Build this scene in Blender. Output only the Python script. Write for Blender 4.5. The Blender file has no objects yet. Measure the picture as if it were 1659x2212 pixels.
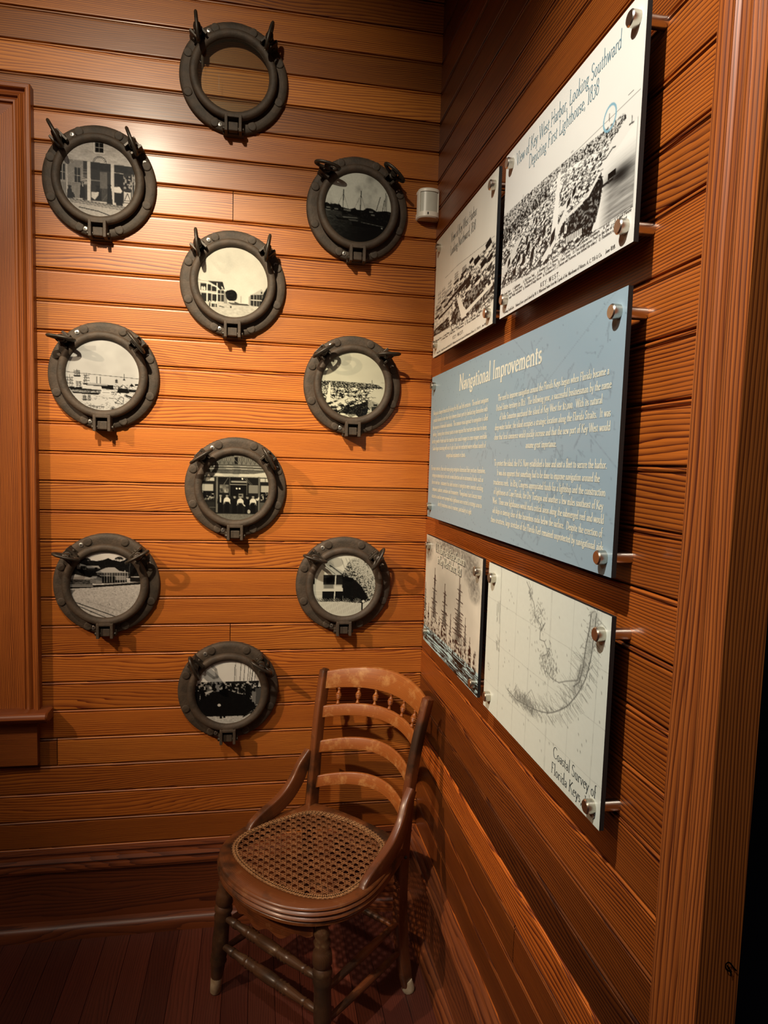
import bpy, math, random
import numpy as np
from mathutils import Vector, Matrix, Euler

# ------------------------------------------------------------------ units
U = 0.0875            # one wall board (metres)
H0 = 31.15            # boards between the reference seam and the floor
PI = math.pi
def V(x, y, k): return Vector((x*U, y*U, (H0+k)*U))
C = bpy.context.scene.collection

# ------------------------------------------------------------------ camera
cd = bpy.data.cameras.new('camera'); cam = bpy.data.objects.new('camera', cd); C.objects.link(cam)
cam.location = V(-6.1687, -24.4256, -14.0842)
cam.rotation_euler = (1.4829, -0.0294, -0.1756)
cd.sensor_fit = 'HORIZONTAL'; cd.sensor_width = 36.0
cd.lens = 1457.73/1659*36.0
cd.shift_x = 0.00618; cd.shift_y = 0.01336
cd.clip_start = 0.02
bpy.context.scene.camera = cam

# ------------------------------------------------------------------ world, lamps, exposure
w = bpy.data.worlds.new('world'); bpy.context.scene.world = w; w.use_nodes = True
w.node_tree.nodes['Background'].inputs[0].default_value = (1.0, 0.8, 0.6, 1)
w.node_tree.nodes['Background'].inputs[1].default_value = 0.02
vs = bpy.context.scene.view_settings
vs.view_transform = 'Standard'; vs.look = 'None'; vs.gamma = 1; vs.use_curve_mapping = False
vs.exposure = 2.2
def spot(loc, aim, power, size, blend, color, rad=0.03):
    l = bpy.data.lights.new('ceiling_spot_lamp', 'SPOT'); o = bpy.data.objects.new('ceiling_spot_lamp', l); C.objects.link(o)
    o.location = loc; d = aim-loc; o.rotation_euler = d.to_track_quat('-Z', 'Y').to_euler()
    l.energy = power; l.spot_size = math.radians(size); l.spot_blend = blend; l.color = color; l.shadow_soft_size = rad
    return o
WARM = (1.0, 0.86, 0.66)
spot(V(-13.2, -21.3, 4.6), V(-7.6, 0, -11.2), 88, 32, 1.0, (1.0, 0.84, 0.60))
spot(V(-13.0, -21.0, 4.6), V(-10.5, 0, -8.5), 27, 68, 0.9, WARM)  # broad second cone, added beside the first lamp to brighten the wall around
spot(V(-13.9, -21.3, 4.6), V(0, -12.4, -14.0), 62, 56, 1.0, (1.0, 0.94, 0.85))
spot(V(-36, -22, 4.6), V(-2.4, -1.6, -20.6), 112, 36, 1.0, (1.0, 0.74, 0.50))
def area(loc, rot, sx, sy, power, color):
    l = bpy.data.lights.new('fill_light', 'AREA'); o = bpy.data.objects.new('fill_light', l); C.objects.link(o)
    l.shape = 'RECTANGLE'; l.size = sx; l.size_y = sy; l.energy = power; l.color = color
    o.location = loc; o.rotation_euler = rot
    return o
area(V(-22, -34, 6.3), (0, 0, 0), 1.6, 1.2, 4.5, (1.0, 0.88, 0.72))  # unseen soft fill, added for a low ambient level

# ------------------------------------------------------------------ node helpers
def new_mat(name):
    m = bpy.data.materials.new(name); m.use_nodes = True
    nt = m.node_tree; b = nt.nodes['Principled BSDF']
    return m, nt, b
def N(nt, t, **kw):
    n = nt.nodes.new(t)
    for k, v in kw.items():
        if k.startswith('i'): n.inputs[int(k[1:])].default_value = v
        else: setattr(n, k, v)
    return n
def MA(nt, op, a, b=None, clamp=False):
    n = nt.nodes.new('ShaderNodeMath'); n.operation = op; n.use_clamp = clamp
    for i, v in enumerate((a, b)):
        if v is None: continue
        if isinstance(v, (int, float)): n.inputs[i].default_value = v
        else: nt.links.new(v, n.inputs[i])
    return n.outputs[0]
def VEC(nt, a, b, c):
    n = nt.nodes.new('ShaderNodeCombineXYZ')
    for i, v in enumerate((a, b, c)):
        if isinstance(v, (int, float)): n.inputs[i].default_value = v
        else: nt.links.new(v, n.inputs[i])
    return n.outputs[0]
def NOISE(nt, vec, scale=1.0, detail=2.0, rough=0.5):
    n = nt.nodes.new('ShaderNodeTexNoise'); n.inputs['Scale'].default_value = scale
    n.inputs['Detail'].default_value = detail; n.inputs['Roughness'].default_value = rough
    if vec is not None: nt.links.new(vec, n.inputs['Vector'])
    return n.outputs[0]
def MIX(nt, f, a, b, blend='MIX'):
    n = nt.nodes.new('ShaderNodeMixRGB'); n.blend_type = blend
    for i, v in enumerate((f, a, b)):
        if isinstance(v, (int, float)): n.inputs[i].default_value = v
        elif isinstance(v, tuple): n.inputs[i].default_value = (*v, 1)
        else: nt.links.new(v, n.inputs[i])
    return n.outputs[0]

def wood(name, light, dark, red, F=80, FV=90, amp=3.2, rough=0.34, coat=0.25, lines=1.0, bump=0.25, along=1.6, wear=None, grime=None):
    """varnished boards: the grain runs along gv.x, across gv.y, gv.z is the board's own number"""
    m, nt, b = new_mat(name)
    a = N(nt, 'ShaderNodeAttribute', attribute_name='gv'); s = N(nt, 'ShaderNodeSeparateXYZ'); nt.links.new(a.outputs['Vector'], s.inputs[0])
    u, v, sd = s.outputs
    t = N(nt, 'ShaderNodeAttribute', attribute_name='tone')
    tone = t.outputs['Fac']
    r1 = MA(nt, 'FRACT', MA(nt, 'MULTIPLY', sd, 7.317)); r2 = MA(nt, 'FRACT', MA(nt, 'MULTIPLY', sd, 3.779))
    n = NOISE(nt, VEC(nt, MA(nt, 'MULTIPLY', u, along), MA(nt, 'MULTIPLY', v, 7.0), MA(nt, 'MULTIPLY', sd, 31.7)), 1.0, 1.2)
    fine = NOISE(nt, VEC(nt, MA(nt, 'MULTIPLY', u, 6.0), MA(nt, 'MULTIPLY', v, 80.0), MA(nt, 'MULTIPLY', sd, 11.0)), 1.0, 2.0)
    freq = MA(nt, 'ADD', MA(nt, 'MULTIPLY', r1, FV), F)
    A = MA(nt, 'ADD', MA(nt, 'MULTIPLY', r2, amp*1.5), amp)
    ph = MA(nt, 'ADD', MA(nt, 'MULTIPLY', v, freq), MA(nt, 'MULTIPLY', MA(nt, 'SUBTRACT', n, 0.5), MA(nt, 'MULTIPLY', A, 2.0)))
    ph = MA(nt, 'ADD', ph, MA(nt, 'MULTIPLY', fine, 0.9))
    fr = MA(nt, 'FRACT', ph)
    ln = MA(nt, 'POWER', fr, 2.3)
    str_ = MA(nt, 'ADD', 0.30, MA(nt, 'MULTIPLY', NOISE(nt, VEC(nt, MA(nt, 'MULTIPLY', u, 1.2), MA(nt, 'MULTIPLY', v, 26.0), MA(nt, 'MULTIPLY', sd, 5.0)), 1.0, 1.0), 1.35))
    ln = MA(nt, 'MULTIPLY', ln, MA(nt, 'MULTIPLY', str_, lines), True)
    streak = NOISE(nt, VEC(nt, MA(nt, 'MULTIPLY', u, 9.0), MA(nt, 'MULTIPLY', v, 420.0), sd), 1.0, 2.0)
    col = MIX(nt, r2, light, red)
    big = NOISE(nt, VEC(nt, MA(nt, 'MULTIPLY', u, 1.7), MA(nt, 'MULTIPLY', v, 9.0), MA(nt, 'MULTIPLY', sd, 3.0)), 1.0, 2.0)
    col = MIX(nt, MA(nt, 'MULTIPLY', big, 0.5), col, red)
    col = MIX(nt, ln, col, dark)
    col = MIX(nt, MA(nt, 'MULTIPLY', MA(nt, 'SUBTRACT', streak, 0.25), 0.7, True), col, dark)
    if wear:
        pn = N(nt, 'ShaderNodeTexCoord')
        wn = NOISE(nt, pn.outputs['Object'], 26.0, 5.0, 0.7)
        f = MA(nt, 'MULTIPLY', MA(nt, 'SUBTRACT', wn, wear[1]), wear[2], True)
        col = MIX(nt, f, col, wear[0])
    if grime:
        pn2 = N(nt, 'ShaderNodeTexCoord'); gn = NOISE(nt, pn2.outputs['Object'], 9.0, 4.0, 0.6)
        col = MIX(nt, MA(nt, 'MULTIPLY', MA(nt, 'SUBTRACT', gn, grime[1]), grime[2], True), col, grime[0])
    g = VEC(nt, tone, tone, tone)
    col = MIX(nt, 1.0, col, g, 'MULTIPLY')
    nt.links.new(col, b.inputs['Base Color'])
    rr = MA(nt, 'ADD', rough, MA(nt, 'MULTIPLY', streak, 0.12)); nt.links.new(rr, b.inputs['Roughness'])
    b.inputs['Specular IOR Level'].default_value = 0.38; b.inputs['Coat Weight'].default_value = coat*0.8; b.inputs['Coat Roughness'].default_value = 0.22
    bp = N(nt, 'ShaderNodeBump'); bp.inputs['Strength'].default_value = bump; bp.inputs['Distance'].default_value = 0.0012
    hsum = MA(nt, 'ADD', MA(nt, 'MULTIPLY', ln, -0.5), MA(nt, 'ADD', MA(nt, 'MULTIPLY', streak, 0.3), MA(nt, 'MULTIPLY', fine, 0.5)))
    nt.links.new(hsum, bp.inputs['Height']); nt.links.new(bp.outputs[0], b.inputs['Normal'])
    return m

M = {}
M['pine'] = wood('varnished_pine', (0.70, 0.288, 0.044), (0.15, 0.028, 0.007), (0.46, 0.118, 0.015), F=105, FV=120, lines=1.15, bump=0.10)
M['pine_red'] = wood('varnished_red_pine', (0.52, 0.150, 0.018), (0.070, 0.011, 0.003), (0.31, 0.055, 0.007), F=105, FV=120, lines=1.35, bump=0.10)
M['floor'] = wood('floor_pine', (0.21, 0.055, 0.028), (0.05, 0.012, 0.008), (0.13, 0.030, 0.017), rough=0.4, coat=0.1, lines=0.7)
M['trim'] = wood('trim_pine', (0.50, 0.165, 0.030), (0.08, 0.017, 0.005), (0.30, 0.074, 0.014), F=190, FV=80, amp=3.0, rough=0.34, lines=1.3, along=0.9)
M['base'] = wood('baseboard_pine', (0.28, 0.082, 0.022), (0.06, 0.014, 0.006), (0.18, 0.045, 0.012), F=50, FV=30, amp=3.0)
M['chair'] = wood('chair_walnut', (0.235, 0.070, 0.015), (0.05, 0.015, 0.006), (0.13, 0.036, 0.011), F=160, FV=60, amp=1.5, lines=0.5, rough=0.36, coat=0.3, bump=0.1, wear=((0.27, 0.13, 0.05), 0.57, 3.0), grime=((0.030, 0.013, 0.006), 0.47, 6.0))
M['slat'] = wood('chair_worn_birch', (0.36, 0.112, 0.018), (0.12, 0.030, 0.006), (0.24, 0.062, 0.010), F=170, FV=60, amp=1.5, lines=0.45, rough=0.42, coat=0.15, bump=0.1, wear=((0.50, 0.27, 0.090), 0.50, 2.6))
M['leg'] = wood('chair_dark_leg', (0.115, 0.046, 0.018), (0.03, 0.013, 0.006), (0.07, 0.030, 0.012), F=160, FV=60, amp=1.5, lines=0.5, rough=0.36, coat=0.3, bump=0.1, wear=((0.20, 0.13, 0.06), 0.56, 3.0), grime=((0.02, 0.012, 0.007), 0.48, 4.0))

def simple(name, col, rough=0.5, metal=0.0, noise=None, coat=0.0, bump=0.0):
    m, nt, b = new_mat(name)
    b.inputs['Roughness'].default_value = rough; b.inputs['Metallic'].default_value = metal; b.inputs['Coat Weight'].default_value = coat
    tc = N(nt, 'ShaderNodeTexCoord')
    n = NOISE(nt, tc.outputs['Object'], noise[0] if noise else 40.0, 5.0, 0.65)
    c2 = noise[1] if noise else tuple(c*0.93 for c in col)
    f = MA(nt, 'MULTIPLY', MA(nt, 'SUBTRACT', n, 0.38), 3.2, True)
    nt.links.new(MIX(nt, f, col, c2), b.inputs['Base Color'])
    if bump:
        bp = N(nt, 'ShaderNodeBump'); bp.inputs['Strength'].default_value = bump; bp.inputs['Distance'].default_value = 0.001
        n2 = NOISE(nt, tc.outputs['Object'], 160.0, 4.0, 0.6)
        nt.links.new(n2, bp.inputs['Height']); nt.links.new(bp.outputs[0], b.inputs['Normal'])
    return m
M['iron'] = simple('weathered_iron', (0.056, 0.037, 0.023), 0.68, 0.1, (34.0, (0.026, 0.019, 0.012)), bump=0.9)
M['latch'] = simple('dark_iron', (0.040, 0.030, 0.020), 0.42, 0.35, (40.0, (0.018, 0.015, 0.012)), bump=0.3)
M['screw'] = simple('bright_screw', (0.62, 0.60, 0.55), 0.3, 0.9)
M['slot'] = simple('screw_slot', (0.02, 0.02, 0.02), 0.6)
M['steel'] = simple('brushed_steel', (0.62, 0.58, 0.50), 0.28, 1.0)
M['black'] = simple('black_board_edge', (0.008, 0.008, 0.008), 0.55)
M['white'] = simple('white_plastic', (0.84, 0.80, 0.70), 0.4)
M['lens'] = simple('sensor_lens', (0.56, 0.57, 0.50), 0.35)
M['navy'] = simple('navy_paint', (0.010, 0.016, 0.036), 0.8, noise=(3.0, (0.006, 0.010, 0.024)))
M['cane'] = simple('cane', (0.25, 0.105, 0.040), 0.5, noise=(30.0, (0.14, 0.052, 0.020)))
M['binder'] = simple('cane_binder', (0.34, 0.175, 0.075), 0.5, noise=(60.0, (0.18, 0.080, 0.030)))
M['bare'] = simple('bare_worn_wood', (0.42, 0.32, 0.20), 0.7, noise=(50.0, (0.28, 0.19, 0.10)))
M['ink_blue'] = simple('blue_ink', (0.115, 0.215, 0.260), 0.5)
M['ink_dark'] = simple('dark_ink', (0.035, 0.050, 0.055), 0.5)
M['ink_black'] = simple('black_ink', (0.012, 0.011, 0.010), 0.5)
M['ink_white'] = simple('cream_ink', (0.72, 0.72, 0.58), 0.5)
M['scuff'] = simple('pale_violet_scuff', (0.6, 0.6, 0.95), 0.6)
M['plaster'] = simple('dim_plaster', (0.22, 0.13, 0.07), 0.8)
def glassy(name):
    m, nt, b = new_mat(name); nt.nodes.remove(b)
    out = nt.nodes['Material Output']
    tr = N(nt, 'ShaderNodeBsdfTransparent'); tr.inputs[0].default_value = (0.92, 0.92, 0.84, 1)
    gl = N(nt, 'ShaderNodeBsdfGlossy'); gl.inputs['Roughness'].default_value = 0.08
    df = N(nt, 'ShaderNodeBsdfDiffuse'); df.inputs[0].default_value = (0.35, 0.32, 0.26, 1)
    tc = N(nt, 'ShaderNodeTexCoord'); mp = N(nt, 'ShaderNodeMapping'); mp.inputs['Scale'].default_value = (260, 1, 16); mp.inputs['Rotation'].default_value = (0, 0.25, 0)
    nt.links.new(tc.outputs['Object'], mp.inputs[0])
    sc = NOISE(nt, mp.outputs[0], 0.25, 2.0); f = MA(nt, 'ADD', 0.015, MA(nt, 'MULTIPLY', MA(nt, 'SUBTRACT', sc, 0.70), 3.0, True))
    m1 = N(nt, 'ShaderNodeMixShader'); nt.links.new(f, m1.inputs[0]); nt.links.new(tr.outputs[0], m1.inputs[1]); nt.links.new(df.outputs[0], m1.inputs[2])
    m2 = N(nt, 'ShaderNodeMixShader'); m2.inputs[0].default_value = 0.05; nt.links.new(m1.outputs[0], m2.inputs[1]); nt.links.new(gl.outputs[0], m2.inputs[2])
    nt.links.new(m2.outputs[0], out.inputs[0])
    return m
M['glass'] = glassy('old_window_glass')
def printed(name, rough, coat):
    m, nt, b = new_mat(name)
    a = N(nt, 'ShaderNodeAttribute', attribute_name='pic'); nt.links.new(a.outputs['Color'], b.inputs['Base Color'])
    b.inputs['Roughness'].default_value = rough; b.inputs['Specular IOR Level'].default_value = 0.12; b.inputs['Coat Weight'].default_value = coat; b.inputs['Coat Roughness'].default_value = 0.04
    return m
M['photo'] = printed('photographic_print', 0.85, 0.20)
M['print'] = printed('printed_panel_face', 0.42, 0.10)

# ------------------------------------------------------------------ mesh helpers
def link(name, me, mat, parent=None, smooth=False):
    o = bpy.data.objects.new(name, me); C.objects.link(o)
    if mat is not None: me.materials.append(mat)
    if parent is not None: o.parent = parent
    if smooth:
        for p in me.polygons: p.use_smooth = True
    return o
class MB:
    """collects geometry (metres) with grain coordinates"""
    def __init__(s): s.v = []; s.f = []; s.g = []; s.t = []; s.seed = 0.0; s.tone = 1.0
    def add(s, vs_, fs, gs=None):
        n = len(s.v); s.v += [tuple(p) for p in vs_]; s.f += [tuple(i+n for i in f) for f in fs]
        for i, p in enumerate(vs_):
            g = gs[i] if gs else (p[0], p[2])
            s.g.append((g[0], g[1], s.seed)); s.t.append(s.tone)
    def box(s, a, b, along=0):
        x0, y0, z0 = a; x1, y1, z1 = b
        for ax, val in ((0, x0), (0, x1), (1, y0), (1, y1), (2, z0), (2, z1)):
            oth = [i for i in (0, 1, 2) if i != ax]; lo = a; hi = b
            q = []
            for i, j in ((0, 0), (1, 0), (1, 1), (0, 1)):
                p = [0, 0, 0]; p[ax] = val; p[oth[0]] = (lo, hi)[i][oth[0]]; p[oth[1]] = (lo, hi)[j][oth[1]]; q.append(p)
            flip = (val == a[ax]) ^ (ax == 1)
            gs = []
            for p in q:
                if ax == along: gs.append((0, p[oth[0]]))
                else:
                    o2 = [i for i in oth if i != along][0]; gs.append((p[along], p[o2]))
            s.add(q, [(3, 2, 1, 0) if flip else (0, 1, 2, 3)], gs)
        return s
    def build(s, name, mat, parent=None, smooth=False, bevel=0.0, auto=None):
        me = bpy.data.meshes.new(name); me.from_pydata(s.v, [], s.f)
        a = me.attributes.new('gv', 'FLOAT_VECTOR', 'POINT'); a.data.foreach_set('vector', np.array(s.g, 'f').ravel())
        t = me.attributes.new('tone', 'FLOAT', 'POINT'); t.data.foreach_set('value', np.array(s.t, 'f'))
        me.update()
        o = link(name, me, mat, parent, smooth)
        if bevel:
            import bmesh
            bm = bmesh.new(); bm.from_mesh(me); bmesh.ops.remove_doubles(bm, verts=bm.verts, dist=1e-6); bm.to_mesh(me); bm.free()
            md = o.modifiers.new('bevel', 'BEVEL'); md.width = bevel; md.segments = 2; md.limit_method = 'ANGLE'
        if auto is not None:
            for p in me.polygons: p.use_smooth = True
            md = o.modifiers.new('split', 'EDGE_SPLIT'); md.split_angle = math.radians(auto)
        return o
def catmull(pts, n=8, closed=False):
    P = [Vector(p) for p in pts]; out = []; L = len(P)
    rng = range(L if closed else L-1)
    for i in rng:
        p1, p2 = P[i], P[(i+1) % L]
        p0 = P[(i-1) % L] if (closed or i > 0) else p1*2-p2
        p3 = P[(i+2) % L] if (closed or i+2 < L) else p2*2-p1
        for j in range(n):
            t = j/n; out.append(0.5*((2*p1)+(p2-p0)*t+(2*p0-5*p1+4*p2-p3)*t*t+(3*p1-3*p2+p3-p0)*t**3))
    if not closed: out.append(P[-1])
    return out
def tube_rings(mb, rings, closed_loop=True, cap=True, us=None):
    """rings: list of lists of points; loft them"""
    n = len(rings[0]); vs_ = []; gs = []
    u = 0.0; prev = None
    for k, r in enumerate(rings):
        c = sum((Vector(p) for p in r), Vector())/n
        if prev is not None: u += (c-prev).length
        prev = c; acc = 0.0
        for i, p in enumerate(r):
            if i: acc += (Vector(p)-Vector(r[i-1])).length
            vs_.append(p); gs.append((u if us is None else us[k], acc))
    fs = []
    for k in range(len(rings)-1):
        for i in range(n if closed_loop else n-1):
            j = (i+1) % n; fs.append((k*n+i, k*n+j, (k+1)*n+j, (k+1)*n+i))
    if cap: fs.append(tuple(reversed(range(n)))); fs.append(tuple(range((len(rings)-1)*n, len(rings)*n)))
    mb.add(vs_, fs, gs)
    return mb
def turned(p0, p1, prof, n=16, mb=None, seed=1.0, tone=1.0):
    """prof: (t along p0-p1, radius in metres)"""
    mb = mb or MB(); mb.seed = seed; mb.tone = tone
    p0 = Vector(p0); p1 = Vector(p1); d = (p1-p0); a = d.normalized()
    e = a.orthogonal().normalized(); f = a.cross(e)
    rings = [[p0+d*t+(e*math.cos(2*PI*i/n)+f*math.sin(2*PI*i/n))*r for i in range(n)] for t, r in prof]
    return tube_rings(mb, rings)
def sweep(path, prof_fn, up, mb=None, seed=1.0, tone=1.0):
    """path points, prof_fn(t)-> list of (a,b) across (side, up')"""
    mb = mb or MB(); mb.seed = seed; mb.tone = tone
    P = [Vector(p) for p in path]; up = Vector(up); rings = []
    for i, p in enumerate(P):
        t = (P[min(i+1, len(P)-1)]-P[max(i-1, 0)]).normalized()
        side = t.cross(up).normalized(); u2 = side.cross(t).normalized()
        rings.append([p+side*a+u2*b for a, b in prof_fn(i/(len(P)-1))])
    return tube_rings(mb, rings)
def rrect(w_, h_, r, n=3):
    out = []
    for cx, cy, a0 in ((w_/2-r, h_/2-r, 0), (-w_/2+r, h_/2-r, 90), (-w_/2+r, -h_/2+r, 180), (w_/2-r, -h_/2+r, 270)):
        for i in range(n+1):
            a = math.radians(a0+90*i/n); out.append((cx+r*math.cos(a), cy+r*math.sin(a)))
    return out
def empty(name, loc, label, cat, group=None, rot=(0, 0, 0)):
    o = bpy.data.objects.new(name, None); C.objects.link(o); o.location = loc; o.rotation_euler = rot; o.empty_display_size = 0.05
    o['label'] = label; o['category'] = cat
    if group: o['group'] = group
    return o
def struct(o, label=None):
    o['kind'] = 'structure'
    if label: o['label'] = label
    return o

# ================================================================== the room
random.seed(7)
# cross-section of one board, v down from the seam in boards, d out of the wall in boards
PROF = [(0.0, -0.09), (0.022, -0.09), (0.026, -0.02), (0.035, -0.004), (0.055, 0.008), (0.078, 0.004), (0.092, -0.012), (0.098, -0.03), (0.118, -0.03), (0.132, -0.004), (0.15, 0.0), (0.17, 0.0), (0.95, 0.0), (0.97, 0.0), (0.985, -0.008), (0.99, -0.09), (1.0, -0.09)]
def boards(mb, mapf, a0, a1, ks, tones, joints={}):
    """mapf(a, d, k) -> world; boards run along a"""
    for k in ks:
        js = [a0]+sorted(joints.get(k, []))+[a1]
        for q in range(len(js)-1):
            mb.seed = (k*0.6180339+q*0.377+mapf.off) % 1.0*9.0+0.1
            tn = tones.get((k, q), tones.get(k))
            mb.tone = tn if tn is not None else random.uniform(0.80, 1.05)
            s0, s1 = js[q]+(0.012 if q else 0), js[q+1]-(0.012 if q+2 < len(js) else 0)
            n = 6; vs_ = []; gs = []; fs = []
            for i in range(n+1):
                a = s0+(s1-s0)*i/n
                for v, d in PROF:
                    vs_.append(mapf(a, d, -(k+v))); gs.append((a*U+k*1.7, v*U))
            m = len(PROF)
            for i in range(n):
                for j in range(m-1): fs.append((i*m+j, i*m+j+1, (i+1)*m+j+1, (i+1)*m+j))
            mb.add(vs_, [f[::-1] for f in fs] if mapf.flip else fs, gs)
            if q:    # end of the board at the butt joint
                nn = len(vs_)
def mb_back(a, d, z): return V(a, -d, z)
mb_back.off = 0.0; mb_back.flip = False
def mb_right(a, d, z): return V(-d, a, z)
mb_right.off = 0.43; mb_right.flip = True
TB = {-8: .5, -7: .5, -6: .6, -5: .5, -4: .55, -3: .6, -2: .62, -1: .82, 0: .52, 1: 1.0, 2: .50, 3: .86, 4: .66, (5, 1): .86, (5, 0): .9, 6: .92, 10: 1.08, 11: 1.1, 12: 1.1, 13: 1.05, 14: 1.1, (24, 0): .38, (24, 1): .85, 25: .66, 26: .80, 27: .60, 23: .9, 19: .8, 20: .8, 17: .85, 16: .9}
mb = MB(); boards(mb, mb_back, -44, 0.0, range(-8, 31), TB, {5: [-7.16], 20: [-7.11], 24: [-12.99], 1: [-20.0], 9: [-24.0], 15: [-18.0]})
mb.seed = .1; mb.add([V(-44, .12, 9), V(.2, .12, 9), V(.2, .12, -31.15), V(-44, .12, -31.15)], [(0, 1, 2, 3)])
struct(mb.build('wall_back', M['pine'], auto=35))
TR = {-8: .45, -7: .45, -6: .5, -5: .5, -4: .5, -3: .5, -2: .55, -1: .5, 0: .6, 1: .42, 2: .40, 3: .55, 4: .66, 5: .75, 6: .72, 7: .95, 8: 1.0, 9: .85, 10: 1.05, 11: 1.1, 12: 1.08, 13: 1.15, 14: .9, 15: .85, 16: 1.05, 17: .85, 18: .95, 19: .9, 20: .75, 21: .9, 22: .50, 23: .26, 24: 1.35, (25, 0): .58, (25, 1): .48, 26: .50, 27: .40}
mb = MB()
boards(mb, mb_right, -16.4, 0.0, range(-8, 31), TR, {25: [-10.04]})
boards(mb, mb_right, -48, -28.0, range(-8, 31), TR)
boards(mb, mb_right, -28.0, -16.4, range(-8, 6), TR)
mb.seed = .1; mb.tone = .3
for y0, y1, k1 in ((0.2, -16.6, -31.15), (-28, -48, -31.15), (-16.6, -28, -6.5)):
    mb.add([V(.12, y0, 9), V(.12, y1, 9), V(.12, y1, k1), V(.12, y0, k1)], [(0, 1, 2, 3)])
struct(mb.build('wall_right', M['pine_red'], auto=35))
# far sides of the room, behind the camera
mb = MB(); mb.seed = 2.0; mb.tone = .8; mb.box(V(-45, -49, -31.15), V(-44, .5, 9), 1); struct(mb.build('wall_left', M['pine']))
mb = MB(); mb.seed = 2.6; mb.tone = .8; mb.box(V(-45, -50, -31.15), V(1, -48, 9), 0); struct(mb.build('wall_front', M['pine']))
mb = MB(); mb.seed = 3.1; mb.tone = .8; mb.box(V(-45, -49, 7), V(1, .5, 8), 0); struct(mb.build('ceiling', M['pine']))
# floor boards run away from the back wall
mb = MB(); x = 0.4; i = 0
while x > -44:
    wd = .835*random.uniform(.985, 1.015); mb.seed = (i*.7548) % 1*9; mb.tone = random.uniform(.55, 1.1)
    x0, x1 = x-wd+.008, x-.008
    for q, (ya, yb) in enumerate(((.3, -13-7*((i*.37) % 1)), (-13-7*((i*.37) % 1)-.01, -48))):
        mb.seed += .7; mb.add([V(x0, ya, -31.15), V(x1, ya, -31.15), V(x1, yb, -31.15), V(x0, yb, -31.15)], [(3, 2, 1, 0)], [(ya*U, x0*U), (ya*U, x1*U), (yb*U, x1*U), (yb*U, x0*U)])
    x -= wd; i += 1
struct(mb.build('floor', M['floor']))
mb = MB(); mb.box(V(-45, -49, -31.6), V(.34, .5, -31.3)); struct(mb.build('floor_underlay', M['slot']))  # unseen black sheet added under the floor to keep the board gaps dark
# baseboards: cap moulding, flat board, shoe
BP = [(-28.05, 0.0), (-28.08, .14), (-28.16, .17), (-28.22, .12), (-28.28, .12), (-28.31, .24), (-28.42, .30), (-28.50, .24), (-28.55, .24), (-28.58, .30), (-28.68, .33), (-28.78, .30), (-28.80, .22), (-28.84, .20), (-30.62, .20), (-30.64, .30), (-30.72, .42), (-30.84, .50), (-31.0, .54), (-31.15, .55)]
def moulding(name, prof, axis, a, b, mat, tone=1.0, seed=.5, parent=None, mitre=True, face=1):
    mb = MB(); mb.seed = seed; mb.tone = tone; vs_ = []; gs = []; acc = 0
    for i, (k, d) in enumerate(prof):
        if i: acc += math.hypot(k-prof[i-1][0], d-prof[i-1][1])
        for q in (a, b):
            qq = q-(d if (q == b and mitre) else 0)
            vs_.append(V(qq, -d, k) if axis == 'x' else V(-d, qq, k)); gs.append((q*U, acc*U))
    fs = [(2*i, 2*i+2, 2*i+3, 2*i+1) for i in range(len(prof)-1)]
    if axis == 'y': fs = [f[::-1] for f in fs]
    mb.add(vs_, fs, gs)
    return mb.build(name, mat, parent, auto=30)
struct(moulding('baseboard_back', BP, 'x', -44, 0, M['base'], .95))
struct(moulding('baseboard_right', BP, 'y', -16.0, 0, M['base'], .85, 3.3))

# doorway at the right end of the right wall: moulded casing and plain jamb
def casing_profile(kind):
    if kind == 'wide': return [(0, 0), (0, .30), (.03, .33), (.10, .345), (.17, .33), (.20, .27), (.25, .25), (.28, .31), (.36, .37), (.44, .38), (.50, .34), (.53, .27), (.58, .25), (.62, .30), (.68, .36), (.76, .375), (.84, .34), (.88, .28), (.93, .27), (.95, .25)]
    return [(0, 0), (0, .34), (.03, .37), (.13, .37), (.16, .34), (.18, .24), (.24, .22), (.27, .28), (.33, .32), (.38, .30), (.40, .22), (.45, .20), (.48, .24), (.54, .24), (.57, .16), (.60, .14), (2.1, .14)]
mb = MB(); mb.seed = 4.4; mb.tone = 1.15; vs_ = []; gs = []; acc = 0; P_ = casing_profile('wide')
for i, (s_, d) in enumerate(P_):
    if i: acc += math.hypot(s_-P_[i-1][0], d-P_[i-1][1])
    for k in (-31.15, -6.0): vs_.append(V(-d, -15.9-s_, k)); gs.append((k*U, acc*U))
mb.add(vs_, [(2*i, 2*i+1, 2*i+3, 2*i+2) for i in range(len(P_)-1)], gs)
tr = struct(mb.build('trim_1', M['trim'], auto=30))
mb = MB(); mb.seed = 5.1; mb.tone = .8; mb.box(V(-.27, -16.85, -31.15), V(.34, -16.3, -6.0), 2); mb.box(V(-.2, -28.3, -31.15), V(.34, -28.0, -6.0), 2); mb.box(V(-.2, -28.3, -6.3), V(.34, -16.3, -6.0), 1)
dj = struct(mb.build('door_1', M['trim']))
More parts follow.
